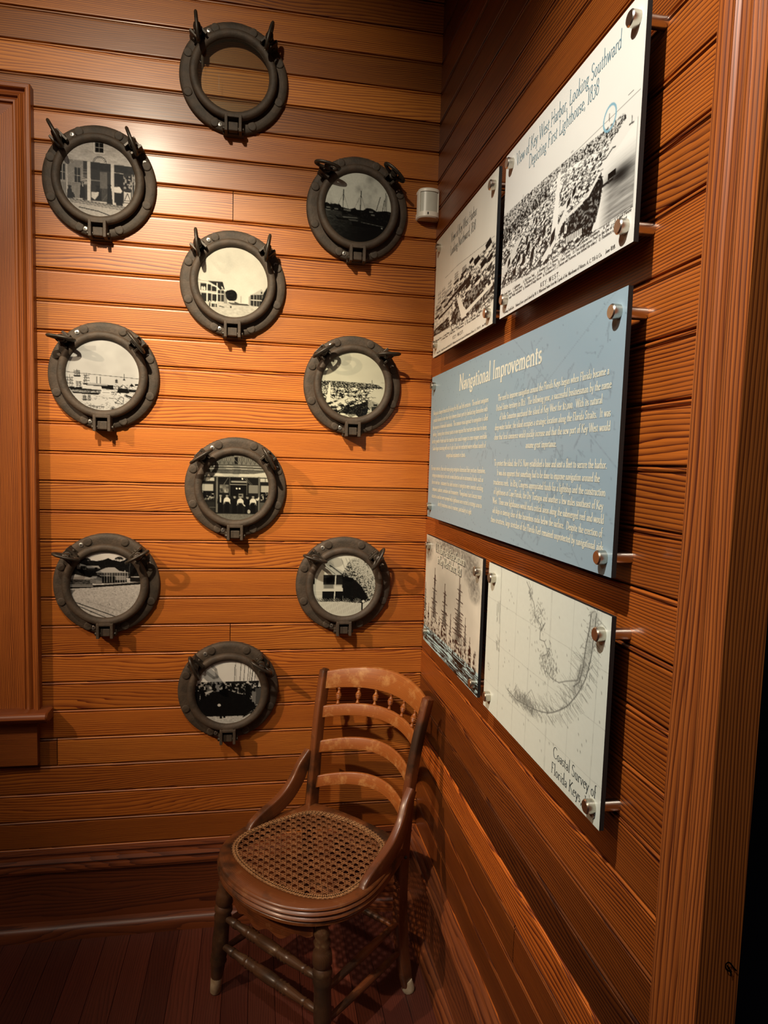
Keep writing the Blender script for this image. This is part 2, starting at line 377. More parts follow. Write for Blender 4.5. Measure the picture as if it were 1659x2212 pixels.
# dark blue room beyond the doorway
mb = MB(); mb.box(V(12, -40, -31.15), V(12.3, -5, 5)); mb.box(V(.34, -12, -31.15), V(12, -11.7, 5)); mb.box(V(.34, -40, -31.15), V(12, -39.7, 5)); mb.box(V(.34, -40, 3), V(12, -11.7, 3.3)); mb.box(V(.34, -40, -31.5), V(12, -11.7, -31.15))
struct(mb.build('wall_beyond', M['navy']))
SC1 = [V(.287, -16.865, -20.79), V(.24, -16.865, -20.74), V(.17, -16.865, -20.66), V(.116, -16.865, -20.69), V(.14, -16.865, -20.76), V(.22, -16.865, -20.80)]
SC2 = [V(.14, -16.865, -20.70), V(.19, -16.865, -20.77), V(.208, -16.865, -20.85)]
mb = MB()
for pts_ in (SC1, SC2):
    pth_ = catmull(pts_, 5); tube_rings(mb, [[p+Vector((math.cos(a)*.012*U, 0, math.sin(a)*.012*U)) for a in (0, 2.1, 4.2)] for p in pth_])
mb.build('paint_scuff', M['scuff'], dj)
# window casing at the left edge of the back wall
win = struct(bpy.data.objects.new('window_1', None)); C.objects.link(win); win.location = V(-17.5, 0, -13)
def loc_in(o): o.location = -win.location; return o
P_ = casing_profile('narrow')
rings = []
X0, X1, K0, K1 = -13.45, -21.6, -2.5, -22.84
mb = MB(); mb.seed = 6.2; mb.tone = .86
def frame_piece(pts_fn, u0, u1, tone, seed):
    mb.tone = tone; mb.seed = seed; vs_ = []; gs = []; acc = 0
    for i, (s_, d) in enumerate(P_):
        if i: acc += math.hypot(s_-P_[i-1][0], d-P_[i-1][1])
        a, b = pts_fn(s_, d); vs_ += [a, b]; gs += [(u0*U, acc*U), (u1*U, acc*U)]
    mb.add(vs_, [(2*i, 2*i+1, 2*i+3, 2*i+2) for i in range(len(P_)-1)], gs)
frame_piece(lambda s_, d: (V(X0-s_, -d, K1), V(X0-s_, -d, K0-s_)), 0, 20, 1.1, 6.2)
frame_piece(lambda s_, d: (V(X0-s_, -d, K0-s_), V(X1+s_, -d, K0-s_)), 0, 8, 1.0, 7.9)
frame_piece(lambda s_, d: (V(X1+s_, -d, K0-s_), V(X1+s_, -d, K1)), 0, 20, .86, 8.8)
loc_in(mb.build('window_frame', M['trim'], win, auto=30))
mb = MB(); mb.seed = 2.2; mb.tone = .8
for a, b in (((-15.55, -.10, -22.8), (-16.2, .0, -4.6)), ((-18.9, -.10, -22.8), (-19.5, .0, -4.6)), ((-16.2, -.10, -5.3), (-18.9, .0, -4.6)), ((-16.2, -.10, -22.8), (-18.9, .0, -21.9)), ((-16.2, -.12, -13.9), (-18.9, .0, -13.3))):
    mb.box(V(min(a[0], b[0]), a[1], a[2]), V(max(a[0], b[0]), b[1], b[2]), 2)
loc_in(mb.build('window_sash', M['trim'], win))
mb = MB(); mb.box(V(-19, -.05, -22), V(-16.1, -.03, -5.2)); loc_in(mb.build('window_pane', M['navy'], win))
# stool with rounded nose, and apron
mb = MB(); mb.seed = 1.3; mb.tone = .92
nose = [(.0, -22.84), (.62, -22.84), (.70, -22.87), (.76, -22.95), (.77, -23.04), (.72, -23.12), (.66, -23.15), (.62, -23.17), (.56, -23.17), (.54, -23.24), (.0, -23.24)]
rg = []
for xx in (-13.15, -13.10, -21.9, -21.95):
    sh = .05 if xx in (-13.10, -21.95) else 0
    rg.append([V(xx, -max(0, d-sh), k) for d, k in nose])
rg = [[V(-13.10, -max(0, d*.93), -23.04+(k+23.04)*.8) for d, k in nose], [V(-13.16, -d, k) for d, k in nose], [V(-21.9, -d, k) for d, k in nose]]
tube_rings(mb, rg); loc_in(mb.build('window_sill', M['trim'], win, auto=35))
mb = MB(); mb.seed = 7.3; mb.tone = .72; mb.box(V(-21.5, -.30, -24.82), V(-13.55, 0, -23.24), 0); loc_in(mb.build('window_apron', M['trim'], win))

# ================================================================== lettering: a small serif alphabet drawn with a broad pen
def ar(cx, cy, rx, ry, a0, a1, n=9):
    return [(cx+rx*math.cos(math.radians(a0+(a1-a0)*i/n)), cy+ry*math.sin(math.radians(a0+(a1-a0)*i/n))) for i in range(n+1)]
X = .52
G = {
'A': (.74, [[(.02, 0), (.37, 1)], [(.37, 1), (.72, 0)], [(.14, .34), (.61, .34)]], [(.02, 0), (.72, 0)]),
'B': (.60, [[(.12, 0), (.12, 1)], [(.12, 1)]+ar(.28, .76, .22, .24, 90, -90)+[(.12, .52)], [(.12, .52)]+ar(.30, .26, .26, .26, 90, -90)+[(.12, 0)]], []),
'C': (.74, [ar(.44, .5, .38, .51, 48, 312, 16)], []),
'D': (.76, [[(.12, 0), (.12, 1)], [(.12, 1)]+ar(.28, .5, .42, .5, 90, -90, 14)+[(.12, 0)]], []),
'E': (.56, [[(.12, 0), (.12, 1)], [(.12, 1), (.50, 1), (.50, .86)], [(.12, .52), (.40, .52)], [(.12, 0), (.52, 0), (.54, .16)]], []),
'F': (.54, [[(.12, 0), (.12, 1)], [(.12, 1), (.50, 1), (.51, .85)], [(.12, .52), (.40, .52)]], [(.12, 0)]),
'G': (.78, [ar(.44, .5, .38, .51, 48, 300, 16), [(.66, .02), (.66, .42)]], [(.66, .42)]),
'H': (.78, [[(.12, 0), (.12, 1)], [(.66, 0), (.66, 1)], [(.12, .52), (.66, .52)]], [(.12, 0), (.12, 1), (.66, 0), (.66, 1)]),
'I': (.32, [[(.16, 0), (.16, 1)]], [(.16, 0), (.16, 1)]),
'J': (.34, [[(.2, 1), (.2, .0)]+ar(.08, 0, .12, .2, 0, -90, 4)], [(.2, 1)]),
'K': (.68, [[(.12, 0), (.12, 1)], [(.60, 1), (.14, .47)], [(.22, .56), (.66, 0)]], [(.12, 0), (.12, 1), (.60, 1), (.66, 0)]),
'L': (.56, [[(.12, 0), (.12, 1)], [(.12, 0), (.52, 0), (.54, .18)]], [(.12, 1)]),
'M': (.90, [[(.12, 0), (.14, 1)], [(.14, 1), (.45, .1)], [(.45, .1), (.76, 1)], [(.76, 1), (.78, 0)]], [(.12, 0), (.78, 0), (.12, 1), (.78, 1)]),
'N': (.80, [[(.12, 0), (.12, 1)], [(.12, 1), (.68, 0)], [(.68, 0), (.68, 1)]], [(.12, 0), (.10, 1), (.68, 1)]),
'O': (.82, [ar(.41, .5, .36, .51, 90, 450, 22)], []),
'P': (.56, [[(.12, 0), (.12, 1)], [(.12, 1)]+ar(.26, .73, .26, .27, 90, -90)+[(.12, .46)]], [(.12, 0)]),
'R': (.64, [[(.12, 0), (.12, 1)], [(.12, 1)]+ar(.26, .75, .24, .25, 90, -90)+[(.12, .5)], [(.26, .5), (.62, 0)]], [(.12, 0), (.62, 0)]),
'S': (.52, [ar(.27, .75, .18, .25, 30, 250, 9)+ar(.25, .25, .20, .25, 70, -150, 9)], []),
'T': (.62, [[(.31, 0), (.31, 1)], [(.03, .84), (.04, 1), (.58, 1), (.59, .84)]], [(.31, 0)]),
'U': (.74, [[(.12, 1), (.12, .32)]+ar(.36, .32, .24, .33, 180, 360, 10)+[(.60, 1)]], [(.12, 1), (.60, 1)]),
'V': (.70, [[(.04, 1), (.36, 0)], [(.36, 0), (.66, 1)]], [(.04, 1), (.66, 1)]),
'W': (1.02, [[(.04, 1), (.30, 0)], [(.30, 0), (.52, 1)], [(.52, 1), (.76, 0)], [(.76, 0), (.99, 1)]], [(.04, 1), (.52, 1), (.99, 1)]),
'Y': (.66, [[(.04, 1), (.33, .46)], [(.62, 1), (.33, .46)], [(.33, .46), (.33, 0)]], [(.04, 1), (.62, 1), (.33, 0)]),
'a': (.42, [ar(.20, .36, .13, .16, 150, 0, 6)+[(.33, .03), (.41, .03)], ar(.20, .14, .14, .15, 60, 400, 12)], []),
'b': (.48, [[(.08, 1.08), (.08, .02)], ar(.25, .26, .18, .27, 150, -150, 12)], []),
'c': (.40, [ar(.24, .26, .19, .27, 45, 315, 12)], []),
'd': (.48, [[(.39, 1.08), (.39, .0), (.46, .02)], ar(.22, .26, .18, .27, 30, 330, 12)], []),
'e': (.42, [[(.06, .29), (.39, .33)]+ar(.23, .29, .17, .24, 10, 180, 8)+ar(.24, .26, .18, .27, 180, 315, 8)], []),
'f': (.30, [ar(.27, .94, .14, .15, 60, 180, 6)+[(.13, 0)], [(.02, X), (.28, X)]], [(.13, 0)]),
'g': (.44, [ar(.20, .34, .14, .18, 90, 450, 12), ar(.21, -.16, .18, .15, 90, 450, 12), [(.12, .18), (.08, .06), (.2, .01)], [(.32, .46), (.42, .52)]], []),
'h': (.50, [[(.10, 1.08), (.10, 0)], ar(.25, .33, .15, .2, 170, 0, 7)+[(.40, 0)]], [(.10, 0), (.40, 0)]),
'i': (.24, [[(.12, X), (.12, 0)], [(.11, .78), (.13, .72)]], [(.12, 0)]),
'j': (.24, [[(.13, X), (.13, -.2), (.02, -.28)], [(.12, .78), (.14, .72)]], []),
'k': (.46, [[(.10, 1.08), (.10, 0)], [(.40, X), (.11, .26)], [(.18, .32), (.44, 0)]], [(.10, 0), (.42, 0)]),
'l': (.24, [[(.12, 1.08), (.12, 0)]], [(.12, 0)]),
'm': (.76, [[(.10, X), (.10, 0)], ar(.23, .33, .13, .2, 170, 0, 7)+[(.36, 0)], ar(.50, .33, .14, .2, 170, 0, 7)+[(.64, 0)]], [(.10, 0), (.37, 0), (.64, 0)]),
'n': (.50, [[(.10, X), (.10, 0)], ar(.25, .33, .15, .2, 170, 0, 7)+[(.40, 0)]], [(.10, 0), (.40, 0)]),
'o': (.46, [ar(.23, .26, .18, .27, 90, 450, 14)], []),
'p': (.48, [[(.10, X), (.10, -.30)], ar(.26, .26, .18, .27, 150, -150, 12)], [(.10, -.30)]),
'q': (.48, [[(.38, X), (.38, -.30)], ar(.22, .26, .18, .27, 30, 330, 12)], [(.38, -.30)]),
'r': (.34, [[(.10, X), (.10, 0)], ar(.24, .34, .13, .18, 170, 50, 5)], [(.10, 0)]),
's': (.34, [ar(.17, .39, .11, .14, 40, 250, 7)+ar(.16, .13, .13, .14, 70, -140, 7)], []),
't': (.30, [[(.13, .70), (.13, .1)]+ar(.22, .1, .09, .1, 180, 300, 4), [(.02, X), (.28, X)]], []),
'u': (.50, [[(.10, X), (.10, .18)]+ar(.24, .18, .14, .19, 180, 350, 7), [(.39, X), (.39, 0), (.46, .02)]], [(.08, X), (.36, X)]),
'v': (.44, [[(.03, X), (.22, 0)], [(.22, 0), (.40, X)]], [(.04, X), (.40, X)]),
'w': (.66, [[(.03, X), (.18, 0)], [(.18, 0), (.33, X)], [(.33, X), (.47, 0)], [(.47, 0), (.62, X)]], [(.04, X), (.62, X)]),
'y': (.44, [[(.03, X), (.22, 0)], [(.41, X), (.14, -.30), (.04, -.28)]], [(.04, X), (.41, X)]),
'z': (.38, [[(.04, X), (.34, X)], [(.34, X), (.04, 0)], [(.04, 0), (.35, 0)]], []),
'0': (.48, [ar(.24, .32, .19, .33, 90, 450, 14)], []),
'1': (.30, [[(.15, 1), (.15, 0)]], [(.15, 0), (.13, .98)]),
'2': (.46, [ar(.22, .5, .17, .16, 160, 0, 7)+[(.36, .36), (.05, 0)], [(.05, .0), (.42, 0)]], []),
'3': (.44, [ar(.20, .64, .16, .16, 130, -90, 8), ar(.20, .22, .19, .26, 90, -140, 9)], []),
'4': (.48, [[(.34, -.2), (.34, .7), (.04, .12), (.46, .12)]], []),
'5': (.44, [[(.38, .72), (.12, .72), (.09, .38)], ar(.19, .14, .19, .26, 110, -140, 9)], []),
'6': (.46, [ar(.23, .26, .18, .27, 90, 450, 12), [(.36, .98), (.14, .7), (.05, .3)]], []),
'7': (.44, [[(.04, .68), (.40, .68), (.16, -.2)]], []),
'8': (.48, [ar(.24, .76, .15, .22, 90, 450, 12), ar(.24, .27, .19, .27, 90, 450, 14)], []),
'9': (.46, [ar(.22, .40, .18, .26, 90, 450, 12), [(.40, .38), (.34, .0), (.10, -.24)]], []),
'.': (.22, [[(.08, .05), (.13, .0)]], []), ',': (.22, [[(.10, .05), (.13, .0), (.06, -.16)]], []),
"'": (.18, [[(.10, 1.02), (.08, .82)]], []), '-': (.30, [[(.04, .30), (.26, .30)]], []),
'$': (.48, [ar(.25, .62, .16, .20, 30, 250, 8)+ar(.23, .22, .18, .22, 70, -150, 8), [(.24, .95), (.24, -.1)]], []),
'&': (.7, [ar(.3, .76, .14, .2, -40, 220, 9)+[(.62, 0)], ar(.3, .24, .24, .26, 110, 380, 12)], []),
'(': (.28, [ar(.36, .4, .26, .6, 130, 230, 6)], []), ')': (.28, [ar(-.08, .4, .26, .6, 50, -50, 6)], []),
' ': (.26, [], [])}
def text_width(s_): return sum(G.get(c, G['o'])[0]+.05 for c in s_)
def write(mb, fn, s_, x, y, cap, align='c', width=None, thick=.115, thin=.045, sx=1.0, dx=0, dy=0):
    """letters become small flat pen strokes; fn maps panel coordinates to the world"""
    tw = text_width(s_)
    k = (width/tw) if width else cap*sx
    x0 = x-(tw*k/2 if align == 'c' else 0)
    def quad(a, b, w_):
        t = (b[0]-a[0], b[1]-a[1]); L = math.hypot(*t) or 1
        n_ = (-t[1]/L*w_/2, t[0]/L*w_/2); e_ = (t[0]/L*w_*.25, t[1]/L*w_*.25)
        q = [(a[0]-n_[0]-e_[0], a[1]-n_[1]-e_[1]), (b[0]-n_[0]+e_[0], b[1]-n_[1]+e_[1]), (b[0]+n_[0]+e_[0], b[1]+n_[1]+e_[1]), (a[0]+n_[0]-e_[0], a[1]+n_[1]-e_[1])]
        cnt[0] = (cnt[0]*7+3) % 31; lift = Vector((-cnt[0]/31*.004*U, 0, 0))
        mb.add([fn(x0+k*(p[0]+pen[0])+dx, y+cap*p[1]+dy)+lift for p in q], [(0, 1, 2, 3)])
    pen = [0.0]; cnt = [0]
    for c in s_:
        adv, strokes, serifs = G.get(c, G['o'])
        for st_ in strokes:
            for a, b in zip(st_[:-1], st_[1:]):
                th = math.atan2(b[1]-a[1], b[0]-a[0]); w_ = thin+(thick-thin)*abs(math.sin(th-math.radians(18)))
                quad(a, b, w_)
        for sx_, sy_ in serifs: quad((sx_-.095, sy_), (sx_+.095, sy_), thin*1.1)
        pen[0] += adv+.05

# ================================================================== prints: drawings worked out as arrays, stored as colours on a fine grid
class Draw:
    def __init__(s, nx, ny, box, base, seed=0):
        s.nx, s.ny = nx*2, ny*2; s.nx0, s.ny0 = nx, ny; s.box = box   # box = (x0, y0, x1, y1) in drawing units, y down
        s.a = np.full((s.ny, s.nx), float(base)); s.r = np.random.RandomState(seed)
        s.X = np.linspace(box[0], box[2], s.nx)[None, :]*np.ones((s.ny, 1)); s.Y = np.linspace(box[1], box[3], s.ny)[:, None]*np.ones((1, s.nx))
        s.col = None
    def noise(s, fx, fy, oct=3):
        out = np.zeros_like(s.a); amp = 1.0; tot = 0
        for o in range(oct):
            gx, gy = max(2, int(fx*2**o)), max(2, int(fy*2**o)); g = s.r.rand(gy+2, gx+2)
            xx = (s.X-s.box[0])/(s.box[2]-s.box[0])*gx; yy = (s.Y-s.box[1])/(s.box[3]-s.box[1])*gy
            xi = np.clip(xx.astype(int), 0, gx); yi = np.clip(yy.astype(int), 0, gy); fx_, fy_ = xx-xi, yy-yi
            fx_ = fx_*fx_*(3-2*fx_); fy_ = fy_*fy_*(3-2*fy_)
            out += amp*((g[yi, xi]*(1-fx_)+g[yi, xi+1]*fx_)*(1-fy_)+(g[yi+1, xi]*(1-fx_)+g[yi+1, xi+1]*fx_)*fy_); tot += amp; amp *= .6
        return out/tot
    def mask(s, pts):
        m = np.zeros(s.a.shape, bool); n = len(pts)
        for i in range(n):
            x1, y1 = pts[i]; x2, y2 = pts[(i+1) % n]
            if y1 == y2: continue
            c = ((s.Y >= min(y1, y2)) & (s.Y < max(y1, y2))); xi = x1+(s.Y-y1)*(x2-x1)/(y2-y1)
            m ^= c & (s.X < xi)
        return m
    def put(s, m, g, al=1.0, col=None):
        s.a[m] = s.a[m]*(1-al)+g*al
        if col is not None:
            if s.col is None: s.col = []
            s.col.append((m.copy(), col, al))
    def poly(s, pts, g, al=1.0): s.put(s.mask(pts), g, al)
    def rect(s, x0, y0, x1, y1, g, al=1.0): s.put((s.X >= x0) & (s.X <= x1) & (s.Y >= y0) & (s.Y <= y1), g, al)
    def ell(s, cx, cy, rx, ry, g, al=1.0): s.put(((s.X-cx)/rx)**2+((s.Y-cy)/ry)**2 <= 1, g, al)
    def line(s, pts, w_, g, al=1.0):
        for (x1, y1), (x2, y2) in zip(pts[:-1], pts[1:]):
            px, py = (s.box[2]-s.box[0])/s.nx*(w_+6), 0
            x0, x3 = min(x1, x2)-w_, max(x1, x2)+w_; y0, y3 = min(y1, y2)-w_, max(y1, y2)+w_
            ix0 = max(0, int((x0-s.box[0])/(s.box[2]-s.box[0])*s.nx)-1); ix1 = min(s.nx, int((x3-s.box[0])/(s.box[2]-s.box[0])*s.nx)+2)
            iy0 = max(0, int((y0-s.box[1])/(s.box[3]-s.box[1])*s.ny)-1); iy1 = min(s.ny, int((y3-s.box[1])/(s.box[3]-s.box[1])*s.ny)+2)
            if ix0 >= ix1 or iy0 >= iy1: continue
            Xs, Ys = s.X[iy0:iy1, ix0:ix1], s.Y[iy0:iy1, ix0:ix1]
            dx, dy = x2-x1, y2-y1; L = dx*dx+dy*dy or 1e-9
            t = np.clip(((Xs-x1)*dx+(Ys-y1)*dy)/L, 0, 1); d = np.hypot(Xs-x1-t*dx, Ys-y1-t*dy)
            m = d <= w_/2; A = s.a[iy0:iy1, ix0:ix1]; A[m] = A[m]*(1-al)+g*al
    def tex(s, m, lo, hi, fx, fy, oct=3, thr=None, sharp=6):
        n = s.noise(fx, fy, oct)
        if thr is not None: n = np.clip((n-thr)*sharp+.5, 0, 1)
        s.a[m] = lo+(hi-lo)*n[m]
    def final(s, tint=(1.0, .985, .90), gam=1.55, sc=.86):
        g = np.clip(s.a, 0, 1)**gam*sc
        rgb = g[:, :, None]*np.array(tint)[None, None, :]
        if s.col:
            for m, c, al in s.col: rgb[m] = rgb[m]*(1-al)+np.array(c)*al
        rgb = rgb.reshape(s.ny0, 2, s.nx0, 2, 3).mean((1, 3))
        return rgb**2.2
def grid_print(name, img, fn, mat, parent, loc, disc=False):
    ny, nx, _ = img.shape
    vs_ = [fn(i/(nx-1), j/(ny-1)) for j in range(ny) for i in range(nx)]
    idx = np.arange(nx*ny).reshape(ny, nx)
    a, b, c, d = idx[:-1, :-1].ravel(), idx[1:, :-1].ravel(), idx[1:, 1:].ravel(), idx[:-1, 1:].ravel()
    fs = np.stack([a, b, c, d], 1)
    if disc:
        jj, ii = np.mgrid[0:ny-1, 0:nx-1]; rr = np.hypot((ii+.5)/(nx-1)*2-1, (jj+.5)/(ny-1)*2-1).ravel(); fs = fs[rr <= 1.0]
    me = bpy.data.meshes.new(name); me.from_pydata([tuple(v) for v in vs_], [], fs.tolist())
    at = me.attributes.new('pic', 'FLOAT_COLOR', 'POINT')
    at.data.foreach_set('color', np.concatenate([img.reshape(-1, 3), np.ones((nx*ny, 1))], 1).astype('f').ravel()); me.update()
    o = link(name, me, mat, parent); o.location = loc
    return o

# ------------------------------------------------------------------ the nine round photographs (drawing units = pixels of a close look)
def scene_store():
    d = Draw(130, 130, (338, 312, 1218, 1192), .80, 1)
    d.a += (d.noise(14, 60)-.5)*.14
    for y in range(330, 560, 15): d.line([(330, y), (1220, y+6)], 3, .66, .6)
    d.rect(748, 335, 838, 442, .15); d.line([(793, 335), (793, 442)], 7, .7); d.line([(748, 388), (838, 388)], 7, .7); d.line([(735, 330), (735, 450), (850, 450)], 6, .9)
    d.poly([(600, 555), (1190, 570), (1215, 1000), (600, 1000)], .30); d.tex(d.mask([(690, 560), (1180, 575), (1190, 660), (690, 640)]), .08, .35, 20, 30)
    d.rect(330, 550, 610, 985, .68)
    for y in range(560, 820, 14): d.line([(430, y), (605, y+4)], 3, .42, .8)
    for y in range(800, 985, 9): pass
    for x in range(350, 660, 11): d.line([(x, 815), (x, 985)], 4, .36, .7)
    d.rect(515, 640, 578, 808, .12); d.line([(546, 640), (546, 808)], 6, .75); d.line([(515, 725), (578, 730)], 6, .75)
    d.rect(345, 612, 412, 790, .15); d.line([(380, 612), (380, 790)], 7, .75); d.line([(345, 700), (412, 705)], 7, .75); d.line([(428, 480), (432, 930)], 12, .80)
    d.rect(610, 650, 660, 830, .5); d.line([(615, 665), (655, 665)], 12, .15); d.line([(615, 700), (655, 700)], 12, .2); d.rect(595, 745, 695, 815, .72)
    d.line([(600, 760), (650, 748), (690, 770)], 5, .2); d.line([(600, 785), (650, 778), (692, 800)], 5, .2)
    d.rect(700, 640, 795, 770, .28); d.rect(800, 660, 880, 850, .52); d.line([(700, 765), (795, 765)], 6, .75)
    for y in range(860, 990, 14): d.line([(820, y), (930, y+5)], 4, .55)
    d.rect(965, 655, 1055, 990, .07); d.line([(960, 655), (1060, 660)], 8, .75)
    d.rect(1065, 680, 1215, 830, .42); d.tex(d.mask([(1065, 680), (1215, 680), (1215, 830), (1065, 830)]), .1, .7, 40, 40, 2, .5); d.rect(1100, 730, 1135, 770, .08)
    d.rect(1068, 860, 1150, 1005, .82); d.line([(1075, 965), (1108, 880), (1142, 965), (1075, 965)], 7, .15); d.line([(1080, 862), (1140, 862)], 8, .2); d.line([(1075, 990), (1145, 990)], 9, .15)
    for x in (1165, 1190): d.line([(x, 660), (x, 960)], 10, .7)
    pts = ar(797, 560, 75, 72, 180, 0, 12); d.line([(x, 1120-y) for x, y in pts], 6, .35)
    for i, (x, y) in enumerate(ar(797, 560, 60, 60, 165, 15, 8)): d.line([(x-5, 1120-y+5), (x+5, 1120-y-7)], 5, .15)
    for x in (675, 940): d.rect(x-19, 560, x+19, 1040 if x > 800 else 1000, .84)
    for (x, y, h) in ((460, 845, 150), (600, 790, 190), (775, 820, 170), (905, 800, 230)):
        d.ell(x, y+20, 16, 20, .12); d.poly([(x-20, y+40), (x+22, y+40), (x+36, y+h), (x-30, y+h)], .07); d.line([(x-22, y+8), (x+20, y+8)], 8, .06)
    d.poly([(505, 930), (430, 890), (435, 960), (520, 985)], .08); d.line([(600, 800), (606, 845)], 8, .85)
    d.poly([(700, 900), (785, 895), (780, 930), (740, 985), (700, 960)], .82)
    d.ell(985, 800, 18, 22, .25); d.poly([(955, 820), (1020, 812), (1050, 860), (1030, 890), (960, 880)], .86); d.poly([(970, 885), (1035, 885), (1058, 1040), (980, 1030)], .06)
    d.poly([(330, 985), (1220, 1040), (1220, 1200), (330, 1200)], .74)
    for i, y in enumerate((990, 1000, 1012, 1028)): d.line([(460, y), (1130, y+55)], 5, .25, .8)
    d.line([(560, 1085), (780, 1115), (930, 1160)], 9, .12); d.a += (d.noise(60, 60)-.5)*.10
    return d.final((1, .97, .93))
def scene_boats():
    d = Draw(130, 130, (310, 300, 1078, 1118), .75, 2)
    n = d.noise(3, 3, 4); d.a = .86-.30*np.clip((n-.45)*2.2, 0, 1)+(d.noise(60, 60)-.5)*.05
    d.a -= .25*np.clip((d.X-700)/400, 0, 1)*np.clip((520-d.Y)/300, 0, 1)
    sea = d.mask([(310, 760), (1080, 790), (1080, 1120), (310, 1120)]); d.tex(sea, .18, .50, 30, 110, 3)
    d.a[sea] *= np.clip(1.15-(d.X[sea]-310)/900-(d.Y[sea]-760)/900, .35, 1.1)
    land = [(310, 690), (350, 680), (370, 700), (430, 690), (490, 695), (510, 720), (600, 735), (660, 715), (680, 735), (750, 735), (790, 705), (850, 708), (900, 735), (1000, 720), (1080, 730), (1080, 880), (830, 850), (640, 800), (500, 770), (310, 755)]
    d.tex(d.mask(land), .03, .28, 60, 50, 3, .62, 4)
    for x, y in ((360, 735), (450, 745), (550, 745), (590, 750), (840, 745), (860, 780)): d.rect(x-20, y-8, x+22, y+8, .55)
    for x in range(325, 500, 22): d.poly([(x-9, 705), (x, 675+(x*7) % 18), (x+10, 705)], .05)
    for x, t, b in ((527, 520, 835), (722, 520, 870), (1000, 520, 735), (1012, 540, 740), (940, 565, 725), (985, 600, 725)):
        d.line([(x, t), (x-4 if x < 900 else x-(1012-x)*.6, b)], 8 if x < 900 else 6, .08)
    for x in (527, 722): d.line([(x, 560), (x-90, 770)], 2, .35); d.line([(x, 560), (x+60, 740)], 2, .35)
    d.poly([(430, 815), (470, 838), (590, 845), (700, 835), (680, 862), (470, 860)], .06); d.line([(520, 828), (690, 830)], 5, .7); d.poly([(585, 848), (700, 850), (690, 866), (600, 862)], .45)
    d.poly([(620, 870), (800, 880), (1000, 900), (990, 930), (640, 925)], .05); d.line([(730, 872), (985, 905)], 6, .55); d.ell(965, 922, 9, 9, .75); d.rect(525, 780, 580, 802, .12)
    return d.final((.98, 1, .95))
def scene_street():
    d = Draw(130, 130, (330, 355, 1286, 1315), .86, 3)
    d.a = .86+(d.noise(4, 4)-.5)*.10+(d.noise(90, 90)-.5)*.03
    d.poly([(340, 1120), (700, 1105), (900, 1105), (1000, 1110), (1286, 1180), (1286, 1315), (340, 1315)], .80)
    d.a += np.where(d.Y > 1120, (d.noise(30, 60)-.5)*.12, 0)
    d.poly([(330, 800), (400, 835), (480, 840), (605, 905), (605, 1120), (330, 1180)], .78)
    d.poly([(480, 838), (670, 838), (700, 930), (640, 945), (605, 905)], .30); d.poly([(650, 850), (672, 838), (700, 935), (655, 930)], .25); d.poly([(655, 890), (685, 925), (660, 930)], .9)
    for x0, y0, x1, y1 in ((385, 875, 460, 960), (475, 885, 520, 965), (530, 905, 590, 970), (395, 1000, 460, 1110), (480, 1000, 525, 1110), (540, 1010, 595, 1110)): d.rect(x0, y0, x1, y1, .30)
    d.line([(340, 850), (470, 858), (600, 915)], 12, .9); d.line([(340, 975), (470, 985), (600, 1000)], 14, .88)
    for x in (372, 470, 600): d.line([(x, 860), (x, 1150)], 9, .90)
    for x in (405, 435, 505, 540, 560, 590): d.ell(x, 940 if x < 450 else 1120, 14, 26, .85); d.rect(x-8, 1130, x+8, 1175, .2)
    d.rect(610, 950, 690, 1100, .35); d.line([(610, 1000), (690, 1000)], 9, .85); d.line([(650, 950), (650, 1100)], 6, .8); d.rect(690, 960, 735, 1120, .66)
    d.ell(790, 1010, 72, 72, .16); d.ell(750, 985, 40, 40, .18); d.ell(820, 1030, 42, 48, .15); d.tex(((d.X-790)/75)**2+((d.Y-1010)/75)**2 < 1, .06, .30, 50, 50, 3); d.line([(775, 1070), (780, 1120)], 9, .15)
    d.line([(912, 1010), (912, 1100)], 4, .4); d.poly([(740, 1105), (830, 1085), (900, 1110), (1000, 1110), (1030, 1130), (800, 1130)], .45); d.rect(770, 1080, 830, 1105, .82)
    d.poly([(1040, 990), (1185, 900), (1215, 925), (1215, 1140), (1045, 1125)], .32); d.poly([(1050, 985), (1185, 898), (1220, 930), (1215, 970)], .78); d.rect(1180, 930, 1200, 960, .3)
    for x in (1085, 1125, 1160, 1200): d.line([(x, 985), (x, 1140)], 6, .75)
    d.line([(1050, 1050), (1215, 1050)], 12, .8); d.tex(d.mask([(1215, 950), (1286, 830), (1286, 1120), (1170, 1150)]), .10, .30, 50, 50, 3); d.poly([(1020, 1010), (1045, 990), (1045, 1125), (1020, 1120)], .72)
    d.line([(630, 1160), (690, 1170)], 9, .3); d.rect(776, 1150, 790, 1176, .1); d.rect(500, 1110, 510, 1165, .2)
    return d.final((1, .985, .91))
